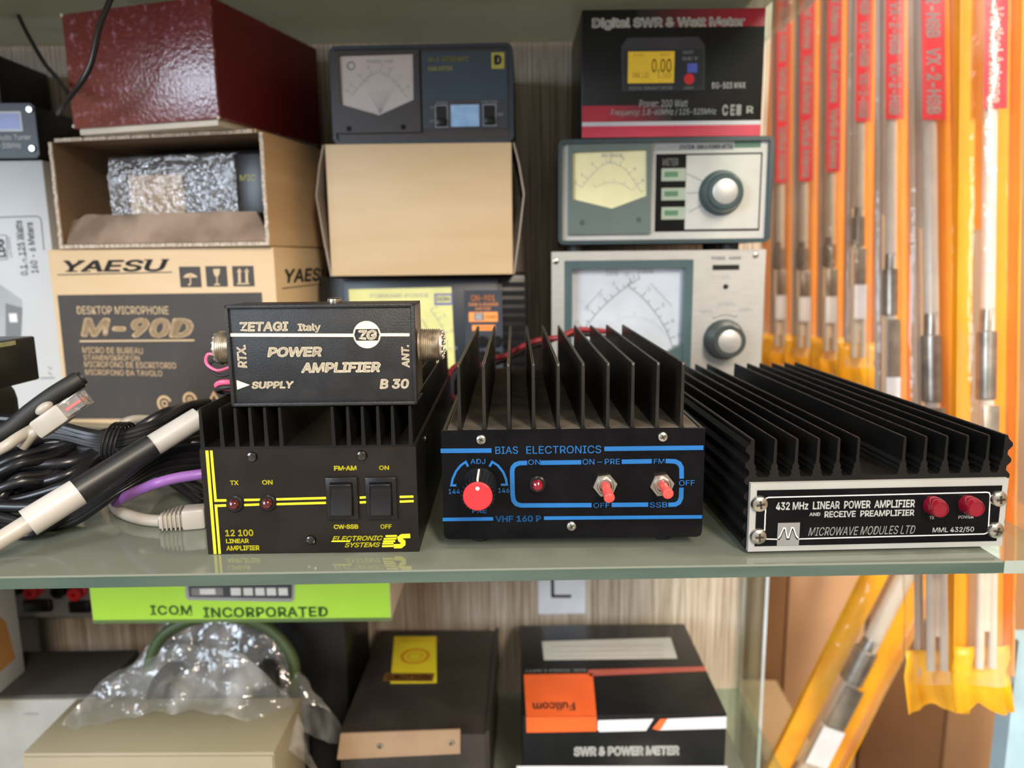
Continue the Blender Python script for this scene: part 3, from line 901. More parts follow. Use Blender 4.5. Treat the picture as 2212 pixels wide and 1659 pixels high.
# plate with a window opening
mb.box(0, a, 0, .003, 0, h, PL); mb.box(b_, w, 0, .003, 0, h, PL); mb.box(a, b_, 0, .003, hi, h, PL); mb.box(a, b_, 0, .003, 0, lo, PL)
tx = lambda s_, x0, y0, x1, y1, m=INKM, **k: T.text(mb, s_, *d4(x0, y0), *d4(x1, y1), m, **k)
tx('POWER', 1160, 873, 1250, 895, bold=.02); tx('RANGE', 1276, 871, 1356, 893, bold=.02)
tx('CAL', 1222, 998, 1290, 1022); tx('430MHz', 1200, 1175, 1318, 1200); tx('144MHz', 1080, 1224, 1162, 1245); tx('900MHz', 1345, 1215, 1430, 1240)
tx('ANT   INPUT', 1200, 1578, 1330, 1600)
ar = [T.p(*d4(*q)) for q in ((1168, 1268), (1172, 1285), (1210, 1268), (1250, 1258), (1290, 1264), (1318, 1278), (1328, 1262))]
mb.line([tuple(q) for q in ar], .0007, -.0002, INKD)
sl = T.R(*d4(1165, 928), *d4(1342, 962))
mb.rect(sl[0], sl[1], sl[2], sl[3], -.0003, BLKPL)
mb.build('front_plate', T.o)
mb = MB()
fr = .007
mb.prismY([(a, lo), (b_, lo), (b_, hi), (a, hi)][::-1], .010, .0105, PAPERW)
pap = -.0
yb = .0098
paper = [(1236, 580), (1476, 574), (1478, 745), (1440, 758), (1356, 800), (1262, 765), (1236, 755)]
curve_ticks(T, mb, [(1262, 710), (1290, 676), (1320, 646), (1350, 622), (1382, 601)], INKM, .0011, yb, 9, .004, 1, '0123579')
curve_ticks(T, mb, [(1355, 616), (1390, 645), (1420, 682), (1440, 715), (1452, 748)], INKM, .0011, yb, 9, .004, 1, '1234568')
curve_ticks(T, mb, [(1300, 712), (1340, 690), (1370, 685), (1410, 695), (1440, 725)], INKM, .0002, yb, 8, .0014, 1, '0152')
for (x0, y0, x1, y1) in ((1308, 582, 1335, 596), (1376, 580, 1412, 592)):
    T.text(mb, 'SWR', x0, y0, x1, y1, INKM, y=yb)
T.line(mb, [(1262, 668), (1302, 624)], .0007, INKM, y=yb); T.line(mb, [(1405, 612), (1452, 662)], .0007, INKM, y=yb)
mb.build('dial', T.o)
mb = MB()
TF = mat('teal_window_frame', (.055, .095, .105), .25, coat=.3)
mb.box(a, a + fr, .0005, .010, lo, hi, TF); mb.box(b_ - fr, b_, .0005, .010, lo, hi, TF); mb.box(a + fr, b_ - fr, .0005, .010, hi - fr, hi, TF)
q0 = T.p(1236, 755)[1]; q1 = T.p(1356, 800)[1]; q2 = T.p(1478, 742)[1]; xm = (a + b_) / 2
mb.prismY([(a + fr, lo), (a + fr, q0), (xm, q1 - .004), (b_ - fr, q2), (b_ - fr, lo)][::-1], .0015, .0095, TF)
mb.build('window_frame', T.o)
MB().box(a + fr, b_ - fr, .0030, .0034, q1, hi - fr, CLEARP).build('window', T.o)
MB().box(.002, w - .002, .0106, .100, .001, h - .001, SILVER).build('case', T.o)
def big_knob(T, cx, cy, r, pr, body, capcx=None):
    c = T.p(cx, cy)
    k = MB().lathe((c[0], 0, c[1]), (0, -1, 0), [(r, 0), (r, .002), (r * .92, .004), (r * .80, pr - .001), (r * .74, pr)], body, 40).build('knob', T.o)
    for q in range(18):
        pass
    MB().lathe((c[0], -pr + .0001, c[1]), (0, -1, 0), [(r * .55, 0), (r * .55, .0006), (r * .50, .0010), (.0001, .0008)], SILVER, 36).build('knob_cap', k)
big_knob(T, 1563, 733, .0180, .019, mat('dark_grey_knob_plastic', (.035, .045, .045), .35))
c = T.p(*d4(1252, 1072)); MB().lathe((c[0], 0, c[1]), (0, -1, 0), [(.0022, 0), (.0022, .0008), (.0014, .0018), (.0001, .002)], BLKPL, 18).build('led', T.o)
for q in ((125, 905), (1450, 865)):
    c = T.p(*d4(*q)); screw_mb(c[0], c[1], .0026).build('screw', T.o)
zs = T.z0 + h

# --- teal meter, middle of the right stack
ft = .006
T = Thing('meter', 'teal-cased meter with yellow V-shaped dial and round knob, middle of the right stack', 'meter', (1206, 519), (1661, 501), zs + ft, .655, .645, top=(1430, 299))
w, h = T.w, T.h
cz = .0035
mb = MB()
def rim(mb, w, h, t, y0, y1, r, m, n=5):
    """rounded rectangular sleeve"""
    out = []; inn = []
    for (cx, cz_, a0) in ((w - r, h - r, 0), (r, h - r, 90), (r, r, 180), (w - r, r, 270)):
        for k in range(n + 1):
            a = radians(a0 + 90 * k / n)
            out.append((cx + r * cos(a), cz_ + r * sin(a))); rr = max(r - t, .0004)
            inn.append((cx + rr * cos(a), cz_ + rr * sin(a)))
    N = len(out); vs = [(x, y0, z) for x, z in out] + [(x, y0, z) for x, z in inn] + [(x, y1, z) for x, z in out] + [(x, y1, z) for x, z in inn]
    fs = []
    for i in range(N):
        j = (i + 1) % N
        fs += [(i, j, N + j, N + i), (i, 2 * N + i, 2 * N + j, j), (N + i, N + j, 3 * N + j, 3 * N + i)]
    fs.append(tuple(range(2 * N, 3 * N)))
    mb.add(vs, fs, m)
rim(mb, w, h, cz, -.004, .105, .005, TEALC)
mb.build('case', T.o)
mb = MB()
mb.box(cz, w - cz, 0, .003, cz, h - cz, SILPAINT)
gr = T.R(*d4(775, 118), *d4(1305, 168)); mb.rect(gr[0], gr[1], gr[2], gr[3], -.0002, GREYI)
a_ = T.R(*d4(1308, 106), *d4(1485, 150)); mb.rect(a_[0], a_[1], a_[2], a_[3], -.0003, mat('green_label', (.05, .13, .09), .5))
T.text(mb, 'KENWOOD', *d4(800, 132), *d4(930, 165), WHITE, y=-.0004, bold=.03); T.text(mb, 'STATION  SWR & POWER METER', *d4(945, 130), *d4(1300, 160), BLACK, y=-.0004, bold=.02)
a_ = T.R(*d4(785, 188), *d4(1485, 705)); mb.rect(a_[0], a_[1], a_[2], a_[3], -.0003, BLACK)
a_ = T.R(*d4(985, 198), *d4(1475, 690)); mb.rect(a_[0], a_[1], a_[2], a_[3], -.0006, SILPAINT)
T.text(mb, 'METER', *d4(835, 222), *d4(938, 270), GREYI, y=-.0006, bold=.02)
SG = mat('pale_green_window', (.30, .36, .28), .4); SGD = mat('green_window', (.06, .17, .09), .4)
for (x0, y0, x1, y1) in ((825, 288, 985, 372), (825, 418, 985, 500), (825, 545, 985, 627)):
    q = T.R(*d4(x0, y0), *d4(x1, y1)); mb.rect(q[0], q[1], q[2], q[3], -.0007, SG)
    q = T.R(*d4(x0 + 20, y0 + 22), *d4(x1 - 50, y1 - 26)); mb.rect(q[0], q[1], q[2], q[3], -.0008, SGD)
for l_ in (((995, 322), (1100, 375)), ((995, 452), (1078, 450)), ((1005, 580), (1105, 525))):
    T.line(mb, [d4(*q) for q in l_], .0006, INKD, y=-.0007)
mb.build('front_plate', T.o)
mb = MB()
a, lo, b_, hi = T.R(1227, 312, 1406, 506)
W_ = [(1236.5, 330), (1396, 324), (1397, 423), (1321, 451), (1238, 431)]
Wl = [T.p(*q) for q in W_]
out = [(a, hi), (b_, hi), (b_, lo), (a, lo)]
# frame as segments round the window
def ring_poly(mb, outer, inner, y0, y1, m):
    n = len(outer)
    vs = [(x, y0, z) for x, z in outer] + [(x, y0, z) for x, z in inner] + [(x, y1, z) for x, z in inner] + [(x, y1, z) for x, z in outer]
    fs = []
    for i in range(n):
        j = (i + 1) % n
        fs += [(i, j, n + j, n + i), (n + i, n + j, 2 * n + j, 2 * n + i), (i, 3 * n + i, 3 * n + j, j)]
    mb.add(vs, fs, m)
xm = Wl[3][0]
ring_poly(mb, [(a, hi), (b_, hi), (b_, lo), (xm, lo), (a, lo)], Wl, -.0035, .0, TEALG)
for q in ((298, 650), (672, 630)):
    c = T.p(*d4(*q)); disc(mb, c[0], c[1], .0022, -.0037, mat('dark_recess', (.04, .06, .055), .6))
mb.build('window_frame', T.o)
mb = MB()
mb.prismY([(x, z) for x, z in Wl], -.0004, -.0002, PAPERY)
curve_ticks(T, mb, [(1256, 405), (1275, 382), (1300, 358), (1322, 350)], INKM, .0004, -.0006, 7, .0028, 1, '0125')
curve_ticks(T, mb, [(1316, 350), (1345, 362), (1365, 385), (1385, 415)], INKM, .0004, -.0006, 7, .0028, 1, '1358')
curve_ticks(T, mb, [(1285, 405), (1312, 395), (1340, 396), (1366, 412)], INKM, .0003, -.0006, 8, .0012, 1, '0516')
T.text(mb, 'POWER', 1300, 332, 1345, 340, INKM, y=-.0006)
mb.build('dial', T.o)
big_knob(T, 1557, 417, .0188, .016, mat('dark_teal_knob_plastic', (.022, .052, .058), .3, coat=.3))
for x in (.016, w - .030):
    for y in (.015, .085):
        MB().cyl((x, y, .0), (x, y, -ft), .0085, BLKRUB, 20).build('foot', T.o)
zt = T.z0 + h

# --- black and crimson carton, top of the right stack
def d3(x, y): return (1160 + x / 4.096, y / 4.096)
T = Thing('carton', 'black and crimson meter carton with amber screen picture, top of the right stack', 'carton', (1256, 291), (1643, 290), zt + .0003, .648, .646, top=(1450, 19))
w, h = T.w, T.h
mb = MB().box(0, w, 0, .112, 0, h, BLKCARD, bev=.0006)
a_ = T.p(1450, 258)[1]
mb.rect(.0004, .0005, w - .0004, T.p(1450, 271)[1], -.0002, CRIMSON)
mb.rect(.0004, T.p(1450, 271)[1], w - .0004, T.p(1450, 262)[1], -.0002, mat('silver_card', (.50, .51, .55), .3))
# crimson fades printed on the carton
def fade(name, x0, x1):
    m = mat(name, (.45, .02, .05), .3, coat=.2)
    t = m.node_tree; b = t.nodes['Principled BSDF']
    c = t.nodes['Texture Coordinate']; sx = t.nodes.new('ShaderNodeSeparateXYZ'); q = t.nodes.new('ShaderNodeMapRange')
    q.inputs['From Min'].default_value = x0; q.inputs['From Max'].default_value = x1
    mx = t.nodes.new('ShaderNodeMix'); mx.data_type = 'RGBA'
    mx.inputs['A'].default_value = (.012, .013, .014, 1); mx.inputs['B'].default_value = (.38, .012, .035, 1)
    t.links.new(c.outputs['Object'], sx.inputs[0]); t.links.new(sx.outputs['X'], q.inputs['Value']); t.links.new(q.outputs[0], mx.inputs['Factor'])
    t.links.new(mx.outputs['Result'], b.inputs['Base Color'])
    return m
mb.rect(w * .3, T.p(1450, 59)[1], w - .0004, h - .0004, -.0002, fade('crimson_fade_right', w * .35, w * .95))
mb.rect(.0004, T.p(1450, 262)[1], w * .5, T.p(1350, 228)[1], -.0002, fade('crimson_fade_left', w * .48, w * .12))
t3 = lambda s_, x0, y0, x1, y1, m=WHITE, y=-.0005, **k: T.text(mb, s_, *d3(x0, y0), *d3(x1, y1), m, y=y, **k)
t3('Digital SWR & Watt Meter', 487, 150, 1840, 262, bold=.05)
GP = mat('dark_grey_picture', (.035, .036, .044), .4); GP2 = mat('darker_grey_picture', (.018, .021, .030), .4)
T.poly(mb, [d3(*q) for q in ((745, 410), (800, 335), (1430, 325), (1487, 400), (1485, 795), (752, 808))], GP, y=-.0003)
T.poly(mb, [d3(*q) for q in ((765, 440), (1470, 430), (1470, 785), (768, 795))], GP2, y=-.0004)
T.rect(mb, *d3(805, 455), *d3(1215, 735), LCD, y=-.0005)
t3('0.00', 1015, 520, 1190, 640, m=LCDI, y=-.0006, bold=.01); t3('AVG', 850, 476, 940, 500, m=LCDI, y=-.0006); t3('WATT', 1090, 470, 1185, 495, m=LCDI, y=-.0006)
t3('SWR  1.00', 845, 640, 990, 690, m=LCDI, y=-.0006); t3('1.00', 1065, 645, 1185, 690, m=LCDI, y=-.0006)
T.rect(mb, *d3(1330, 560), *d3(1418, 642), mat('blue_print', (.08, .12, .50), .5), y=-.0005)
c = T.p(*d3(1345, 700)); disc(mb, c[0], c[1], .0043, -.0005, REDP)
t3('ON/OFF', 1290, 448, 1385, 480, m=GREYI); t3('SET', 1285, 505, 1430, 532, m=GREYI); t3('DIGITAL SWR WATT METER', 818, 765, 1195, 792, m=GREYI); t3('LIGHT', 1300, 766, 1385, 788, m=GREYI)
t3('DG-503 MAX', 1550, 728, 1845, 782); t3('Power: 200 Watt', 905, 882, 1335, 948, shear=.1, bold=.01); t3('Frequency: 1.8-60MHz / 125-525MHz', 655, 962, 1585, 1030, shear=.1, bold=.01)
t3('C E', 1640, 925, 1750, 1022, bold=.03); t3('⊠ R', 1765, 925, 1915, 1018, bold=.02)
mb.build('box', T.o)

# --- right of centre: lower black meter with lime dial
T = Thing('meter', 'black meter with lime-yellow dial and orange markings, behind the booster', 'meter', (700, 850), (1140, 846), .008, .665, .662, top=(920, 594))
w, h = T.w, T.h
mb = MB()
mb.box(0, w, 0, .10, 0, h, BLKPL, bev=.003)
for q in range(14):
    z = h * (.06 + .065 * q)
    mb.box(w - .022, w - .001, -.0012, .002, z, z + h * .035, BLKPL)
mb.build('case', T.o)
mb = MB()
a, lo, b_, hi = T.R(748, 604, 1078, 850)
mb.box(a, b_, -.004, 0, .004, hi, NAVY, bev=.001)
T.rect(mb, 1005, 627, 1086, 850, mat('dark_slate_panel', (.028, .036, .052), .45), y=-.0045)
tc_ = lambda s_, x0, y0, x1, y1, m=ORNG, **k: T.text(mb, s_, x0, y0, x1, y1, m, y=-.0048, **k)
tc_('CN-901', 1017, 637, 1069, 650, bold=.02); tc_('SWR & POWER', 1012, 654, 1076, 661); tc_('METER', 1028, 664, 1060, 670)
T.rect(mb, 1013, 674, 1075, 695, ORNG, y=-.0047); T.rect(mb, 1020, 702, 1070, 714, ORNG, y=-.0047)
T.rect(mb, 1024, 676, 1046, 692, GREYPL, y=-.0049)
T.text(mb, 'AVG', 1028, 678, 1040, 690, WHITE, y=-.0050); tc_('POWER', 1050, 681, 1072, 688, m=BLACK); tc_('RANGE', 1028, 705, 1062, 711, m=BLACK)
mb.build('front_plate', T.o)
mb = MB()
T.poly(mb, [(753, 625), (975, 620), (983, 790), (960, 800), (870, 835), (765, 800)], PAPERYD, y=-.0046)
curve_ticks(T, mb, [(930, 670), (945, 690), (960, 720), (968, 755)], INKM, .0005, -.0048, 6, .003, 1, '1358')
T.line(mb, [(912, 690), (968, 790)], .0006, INKM, y=-.0048)
T.text(mb, 'FORWARD POWER', 800, 634, 925, 643, INKM, y=-.0048)
VB = mat('blue_violet_ink', (.12, .12, .32), .5)
T.rect(mb, 938, 634, 978, 659, VB, y=-.0047); T.rect(mb, 942, 638, 974, 654, PAPERYD, y=-.0048); T.text(mb, 'DAIWA', 944, 640, 972, 651, VB, y=-.0049, bold=.02)
mb.build('dial', T.o)
for q in ((1044, 735), (1074, 735), (1044, 768), (1074, 768)):
    c = T.p(*q); MB().lathe((c[0], -.0044, c[1]), (0, -1, 0), [(.0048, 0), (.0048, .004), (.0040, .0052), (.0001, .0052)], BLKPL, 24).build('knob', T.o)
for x in (.02, w - .02):
    for y in (.015, .085):
        MB().cyl((x, y, .001), (x, y, -.0078), .007, BLKRUB, 16).build('foot', T.o)
zc = T.z0 + h

# --- plain kraft carton on it
def d1(x, y): return (660 + x / 2.963, 60 + y / 2.963)
T = Thing('carton', 'plain light kraft cardboard carton with bulging side flaps, between two meters', 'carton', (716, 591), (1108, 587), zc + .0003, .640, .638, top=(900, 309.5))
w, h = T.w, T.h
mb = MB().box(0, w, .0, .118, 0, h, KRAFTL, bev=.0008)
mb.build('box', T.o)
for sgn in (-1, 1):
    x0 = 0 if sgn < 0 else w
    prof = [(.0, 0), (.5, .28), (1.0, .62), (.55, .85), (.1, 1.0)]
    pts = [(x0 + sgn * (.0002 + .0092 * a), h * z) for a, z in prof]
    pin = [(x + sgn * .0012, z) for x, z in pts]
    mb = MB().prismY(pts + pin[::-1] if sgn > 0 else pin + pts[::-1], .002, .112, mat('grey_brown_card', (.34, .29, .24), .8))
    mb.build('side_flap', T.o)
zk = T.z0 + h

# --- blue-black meter on top of the middle stack
T = Thing('meter', 'blue-black crossed-needle meter with grey pentagon dial and light blue label, on the plain kraft carton', 'meter', (721, 305), (1110, 297), zk + .0003, .648, .642, top=(910, 97))
w, h = T.w, T.h
mb = MB()
rim(mb, w, h, .003, -.002, .10, .006, NAVY)
mb.build('case', T.o)
mb = MB().box(.003, w - .003, 0, .003, .003, h - .003, BRNPL)
T.rect(mb, *d1(745, 150), *d1(1292, 645), NAVYP, y=-.0008)
q = T.R(*d1(745, 150), *d1(1292, 645), y=0); 
T.rect(mb, *d1(770, 460), *d1(1285, 645), mat('dark_switch_panel', (.030, .030, .040), .45), y=-.0010)
td = lambda s_, x0, y0, x1, y1, m=OLIVEI, **k: T.text(mb, s_, *d1(x0, y0), *d1(x1, y1), m, y=-.0013, **k)
td('NS-2  CROSS WATT', 785, 185, 1045, 215, bold=.02); td('SWR METER', 785, 248, 940, 275)
T.rect(mb, *d1(1190, 158), *d1(1272, 262), OLIVEI, y=-.0012); td('D', 1206, 172, 1256, 238, m=NAVYP, bold=.06)
for (x0, y0, x1, y1) in ((835, 500, 905, 632), (1140, 495, 1215, 622)):
    T.rect(mb, *d1(x0 - 6, y0 - 6), *d1(x1 + 6, y1 + 6), INKM, y=-.0012); T.rect(mb, *d1(x0, y0), *d1(x1, y1), BLKPL, y=-.0014)
T.rect(mb, *d1(930, 492), *d1(1112, 632), SKYB, y=-.0013)
td('POWER', 838, 472, 908, 488, m=INKM); td('FUNCTION', 1128, 465, 1225, 483, m=INKM); td('ON', 795, 502, 820, 520, m=INKM); td('OFF', 795, 590, 825, 610, m=INKM); td('REF', 1232, 545, 1268, 562, m=INKM)
mb.build('front_plate', T.o)
for (x0, y0, x1, y1) in ((842, 585, 898, 630), (1148, 575, 1207, 618)):
    a, lo, b_, hi = T.R(*d1(x0, y0), *d1(x1, y1)); MB().box(a, b_, -.0045, -.0012, lo, hi, BLKPL, bev=.0005).build('slide_switch', T.o)
mb = MB()
a, lo, b_, hi = T.R(*d1(180, 150), *d1(735, 675))
Wl = [T.p(*d1(*q)) for q in ((215, 185), (690, 170), (695, 465), (475, 565), (230, 495))]
ring_poly(mb, [(a, hi), (b_, hi), (b_, lo), (Wl[3][0], lo), (a, lo)], Wl, -.003, 0, BRNPL)
for q_ in ((285, 650), (630, 640)):
    c = T.p(*d1(*q_)); disc(mb, c[0], c[1], .0022, -.0032, BLACK)
mb.build('window_frame', T.o)
mb = MB().prismY(Wl, -.0004, -.0002, PAPERP)
curve_ticks(T, mb, [d1(*q_) for q_ in ((305, 430), (340, 380), (400, 320), (455, 285))], INKM, .0004, -.0006, 7, .0026, 1, '0125')
curve_ticks(T, mb, [d1(*q_) for q_ in ((470, 283), (540, 320), (590, 370), (640, 440))], INKM, .0004, -.0006, 7, .0026, 1, '3579')
for k in range(7):
    T.line(mb, [d1(478, 548), d1(400 + 26 * k, 400)], .00022, INKM, y=-.0006)
T.text(mb, 'POWER  SWR', *d1(390, 205), *d1(560, 225), INKM, y=-.0006)
c = T.p(*d1(292, 245)); mb.line(arc(c[0], c[1], .003, 0, 360, 20), .0009, -.0006, INKD)
mb.build('dial', T.o)

# ================================================================== left stack
def e1(x, y): return (x / 2.989, y / 2.989)
def e2(x, y): return (x / 2.989, 450 + y / 2.989)
T = Thing('carton', 'kraft microphone carton with brown printed panel, behind the cable tangle', 'carton', (140, 870), (612, 870), 0, .645, .605, top=(340, 536))
TY = T
w, h = T.w, T.h
mb = MB().box(0, w, 0, .125, 0, h, KRAFTL, bev=.001)
g = lambda s_, x0, y0, x1, y1, m, **k: T.text(mb, s_, *e2(x0, y0), *e2(x1, y1), m, y=-.0004, **k)
g('YAESU', 415, 332, 1088, 410, DKPRINT, bold=.025, shear=.25)
# slab feet on the letters
for (x0, x1, y) in ((422, 500, 405), (545, 585, 405), (640, 700, 402), (408, 445, 340), (500, 545, 338), (930, 985, 332), (1040, 1092, 330)):
    T.rect(mb, *e2(x0, y - 3), *e2(x1, y + 5), DKPRINT, y=-.0004)
T.line(mb, [e2(370, 430), e2(1110, 412)], .0009, DKPRINT)
T.poly(mb, [e2(370, 560), e2(1690, 543), (583, 905), (152, 905)], DKPRINT, y=-.0003)
g('DESKTOP MICROPHONE', 497, 632, 1088, 684, KRAFTL); g('M-90D', 518, 708, 1250, 834, KRAFTL, bold=.045, shear=.22)
T.line(mb, [e2(515, 858), e2(1255, 852)], .0013, KRAFTL, y=-.0004)
g('MICRO DE BUREAU', 533, 898, 922, 938, KRAFT); g('STANDMIKROFON', 540, 948, 900, 982, KRAFT); g('MICROFONO DE ESCRITORIO', 545, 992, 1136, 1030, KRAFT); g('MICROFONO DA TAVOLO', 552, 1044, 1046, 1080, KRAFT)
for k, (x0, y0, x1, y1) in enumerate(((1160, 376, 1297, 510), (1330, 373, 1467, 506), (1502, 372, 1640, 504))):
    T.rect(mb, *e2(x0, y0), *e2(x1, y1), DKPRINT, y=-.0003)
q = lambda pts, wd=.0012: T.line(mb, [e2(*p_) for p_ in pts], wd, KRAFTL, y=-.0005)
T.poly(mb, [e2(*p_) for p_ in ((1183, 448), (1192, 432), (1210, 422), (1230, 418), (1250, 424), (1268, 434), (1276, 446))], KRAFTL, y=-.0005)
q([(1229, 430), (1230, 488), (1222, 496), (1214, 490)], .0011)
T.poly(mb, [e2(*p_) for p_ in ((1376, 392), (1420, 390), (1418, 420), (1408, 440), (1402, 442), (1390, 440), (1380, 422))], KRAFTL, y=-.0005); q([(1400, 440), (1402, 490)], .0010); q([(1384, 492), (1420, 491)], .0012)
for x in (1545, 1592):
    q([(x, 395), (x + 2, 480)], .0022); T.poly(mb, [e2(x - 16, 412), e2(x, 385), e2(x + 18, 411)], KRAFTL, y=-.0005)
q([(1530, 488), (1610, 486)], .0010)
c = T.p(*e2(1065, 1260)); mb.line(arc(c[0], c[1], .0060, 20, 330, 24), .0022, -.0005, KRAFT); mb.line(arc(c[0], c[1], .0024, 0, 360, 16), .0014, -.0005, KRAFT)
c = T.p(*e2(1228, 1235)); mb.line(arc(c[0], c[1], .0055, -30, 210, 24), .0022, -.0005, KRAFT); mb.line(arc(c[0], c[1], .0018, 0, 360, 16), .0014, -.0005, KRAFT)
c = T.p(*e2(1385, 1235)); mb.line([(c[0] - .006, c[1] - .004), (c[0], c[1] + .006), (c[0] + .006, c[1] - .004)], .0018, -.0005, KRAFT, True)
# right side print
mb.T = Matrix.Translation((w, 0, 0)) @ Matrix.Rotation(pi / 2, 4, 'Z')
mb.text('YAESU', .016, h * .80, .105, h * .88, -.0003, GRNPRINT, bold=.03, shear=.2)
mb.line([(.010, h * .775), (.112, h * .785)], .0009, -.0003, GRNPRINT)
mb.poly([(.018, .02), (.122, .02), (.122, h * .70), (.018, h * .62)], -.0003, DKPRINT)
mb.T = Matrix.Identity(4)
mb.build('box', T.o)
zy = h

# open carton with the bubble-wrapped microphone
T = Thing('carton', 'open kraft carton lying on its side with a bubble-wrapped item inside', 'carton', (128, 516), (583, 516), zy + .0004, .640, .600, top=(340, 287))
w, h = T.w, T.h; Ld = .13; t = .0032
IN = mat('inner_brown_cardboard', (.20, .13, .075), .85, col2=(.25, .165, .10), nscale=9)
mb = MB()
mb.box(0, w, 0, Ld, 0, t, KRAFT); mb.box(.004, w - .008, .004, Ld, h - t, h, KRAFT)
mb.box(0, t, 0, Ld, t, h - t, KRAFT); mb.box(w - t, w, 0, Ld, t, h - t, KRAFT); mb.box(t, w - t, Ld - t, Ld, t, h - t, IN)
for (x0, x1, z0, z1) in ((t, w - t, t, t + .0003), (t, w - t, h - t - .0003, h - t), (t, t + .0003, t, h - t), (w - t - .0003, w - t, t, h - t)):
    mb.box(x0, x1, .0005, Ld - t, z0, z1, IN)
# ragged corrugated rims
for i in range(40):
    x = .004 + (w - .014) * i / 40
    mb.box(x, x + w / 44, .0028 - random.random() * .002, .005, h - t, h - .0002, CORR)
    mb.box(.0 + (w) * i / 40, w * (i + .9) / 40, -.0006 - random.random() * .0006, .0, .0004, t, CORR)
for i in range(24):
    z = t + (h - 2 * t) * i / 24
    mb.box(w - t, w - .0002, -.0004 - random.random() * .001, .0, z, z + (h - 2 * t) / 26, CORR)
    mb.box(.0002, t, -.0004 - random.random() * .001, .0, z, z + (h - 2 * t) / 26, CORR)
mb.build('box', T.o)
# torn lower flap standing up in the mouth
mb = MB()
p0 = T.p(147, 465, .012); p1 = T.p(549, 455, .012)
n = 24; vs = []; fs = []
for i in range(n + 1):
    u = i / n
    x = p0[0] + (p1[0] - p0[0]) * u
    z = p0[1] + (p1[1] - p0[1]) * u + random.uniform(-.0006, .0006) + (.0 if u > .06 else -.003)
    xb = .006 + (w - .006) * u
    vs += [(x, .014 + .002 * sin(u * 9), z), (xb, .0006, t + .0006), (x, .0165 + .002 * sin(u * 9), z), (xb, .004, t + .0006)]
for i in range(n):
    k = i * 4
    fs += [(k, k + 1, k + 5, k + 4), (k + 2, k + 6, k + 7, k + 3), (k, k + 4, k + 6, k + 2), (k + 1, k + 3, k + 7, k + 5)]
fs += [(0, 2, 3, 1), (n * 4, n * 4 + 1, n * 4 + 3, n * 4 + 2)]
mb.add(vs, fs, mat('torn_brown_cardboard', (.17, .115, .08), .85, col2=(.33, .24, .18), nscale=22))
mb.build('lower_flap', T.o)
zo = T.z0 + h
# item in it
tb = T
a, lo, b_, hi = T.R(232, 320, 566, 455, y=.016)
o = bpy.data.objects.new('wrapped_item', None); COL.objects.link(o); o.matrix_world = T.M @ Matrix.Translation((a, .024, t + .0006))
tag(o, 'black item in crinkled bubble wrap inside the open kraft carton', 'wrapped item')
iw = b_ - a; ih = h - 2 * t - .004
mb = MB().box(.002, iw, .004, .075, .004, ih - .004, BLKPL, bev=.006)
mb.box(iw * .80, iw - .001, -.002, .004, .003, ih * .9, BLKPL, bev=.002)
mb.rect(iw * .08, ih * .30, iw * .44, ih * .72, .0035, KRAFT)
mb.text('MIC', iw * .84, ih * .62, iw * .94, ih * .68, -.0022, OLIVEI)
mb.build('body', o)
b = bmesh.new()
bmesh.ops.create_cube(b, size=1)
bmesh.ops.subdivide_edges(b, edges=b.edges[:], cuts=26, use_grid_fill=True)
for v in b.verts:
    q = v.co
    rx, ry, rz = q.x * 2, q.y * 2, q.z * 2
    rr = 1 - .12 * (ry * ry * rz * rz)
    p_ = Vector((iw * .40 + rx * iw * .42, .036 + ry * .040 * rr, ih / 2 + rz * ih * .46 * (rr if abs(rz) > .5 else 1)))
    nz = noise.noise(p_ * 110) * .0022 + noise.noise(p_ * 320) * .0012
    dirv = Vector((rx, ry, rz)).normalized()
    v.co = p_ + dirv * nz
MB().bm(b, BUBBLE).build('bubble_wrap', o, smooth=60)

# maroon box
T = Thing('storage_box', 'maroon coated cardboard box with scuffs and painted-in sheen, on top of the open carton', 'box', (157, 270), (472, 248), zo + .0004, .628, .588, top=(305, 8))
w, h = T.w, T.h
# side leans back along the direction read from the photograph
mb = MB()
Lr = .150
mb.box(.0, w, 0, Lr, .0045, h, MAROON, bev=.0012)
mb.box(w - .0004, w + .0002, .002, Lr - .002, .006, h - .002, MAROONS)
mb.build('lid', T.o)
mb = MB().box(.003, w - .003, .003, Lr - .003, 0, .008, CREAMC, bev=.001)
mb.build('tray', T.o)
for (x, z) in ((0, h), (w, h), (w, .0045), (0, .006)):
    MB().ball((x + (.0006 if x == 0 else -.0006), .0006, z + (-.0008 if z > .02 else .0008)), .0016, CREAMC, n=10).build('worn_corner', T.o)
TM = T

# ------------------------------------------------------------------ white carton at the left, tuner on it
T = Thing('carton', 'white printed carton at the left edge under the small tuner', 'carton', (-90, 400), (97, 400), 0, .682, .680, top=(40, 347))
w, h = T.w, T.h
mb = MB().box(0, w, 0, .088, 0, h, CARTON, bev=.0008)
T.line(mb, [(-60, 471), (80, 467), (87, 471), (89, 478), (95, 540)], .0010, INKD)
t_ = lambda s_, x0, y0, x1, y1, **k: T.text(mb, s_, x0, y0, x1, y1, INKD, **k)
t_('0.1 - 125 Watts', 38, 476, 54, 595, rot=90, bold=.02); t_('160 - 6 Meters', 61, 480, 77, 590, rot=90, bold=.02); t_('(100 Watts on 6 Meters)', 49, 490, 57, 584, rot=90)
t_('LDG', -8, 516, 11, 556, rot=90, bold=.04); t_('ELECTRONICS', 18, 512, 24, 556, rot=90)
c0 = [T.p(*q) for q in ((-8, 508), (14, 508), (16, 560), (-8, 562))]
mb.line(c0, .0007, -.0002, INKD, True)
GPx = mat('grey_photo_print', (.30, .32, .34), .5); GPy = mat('dark_grey_photo_print', (.13, .14, .15), .5)
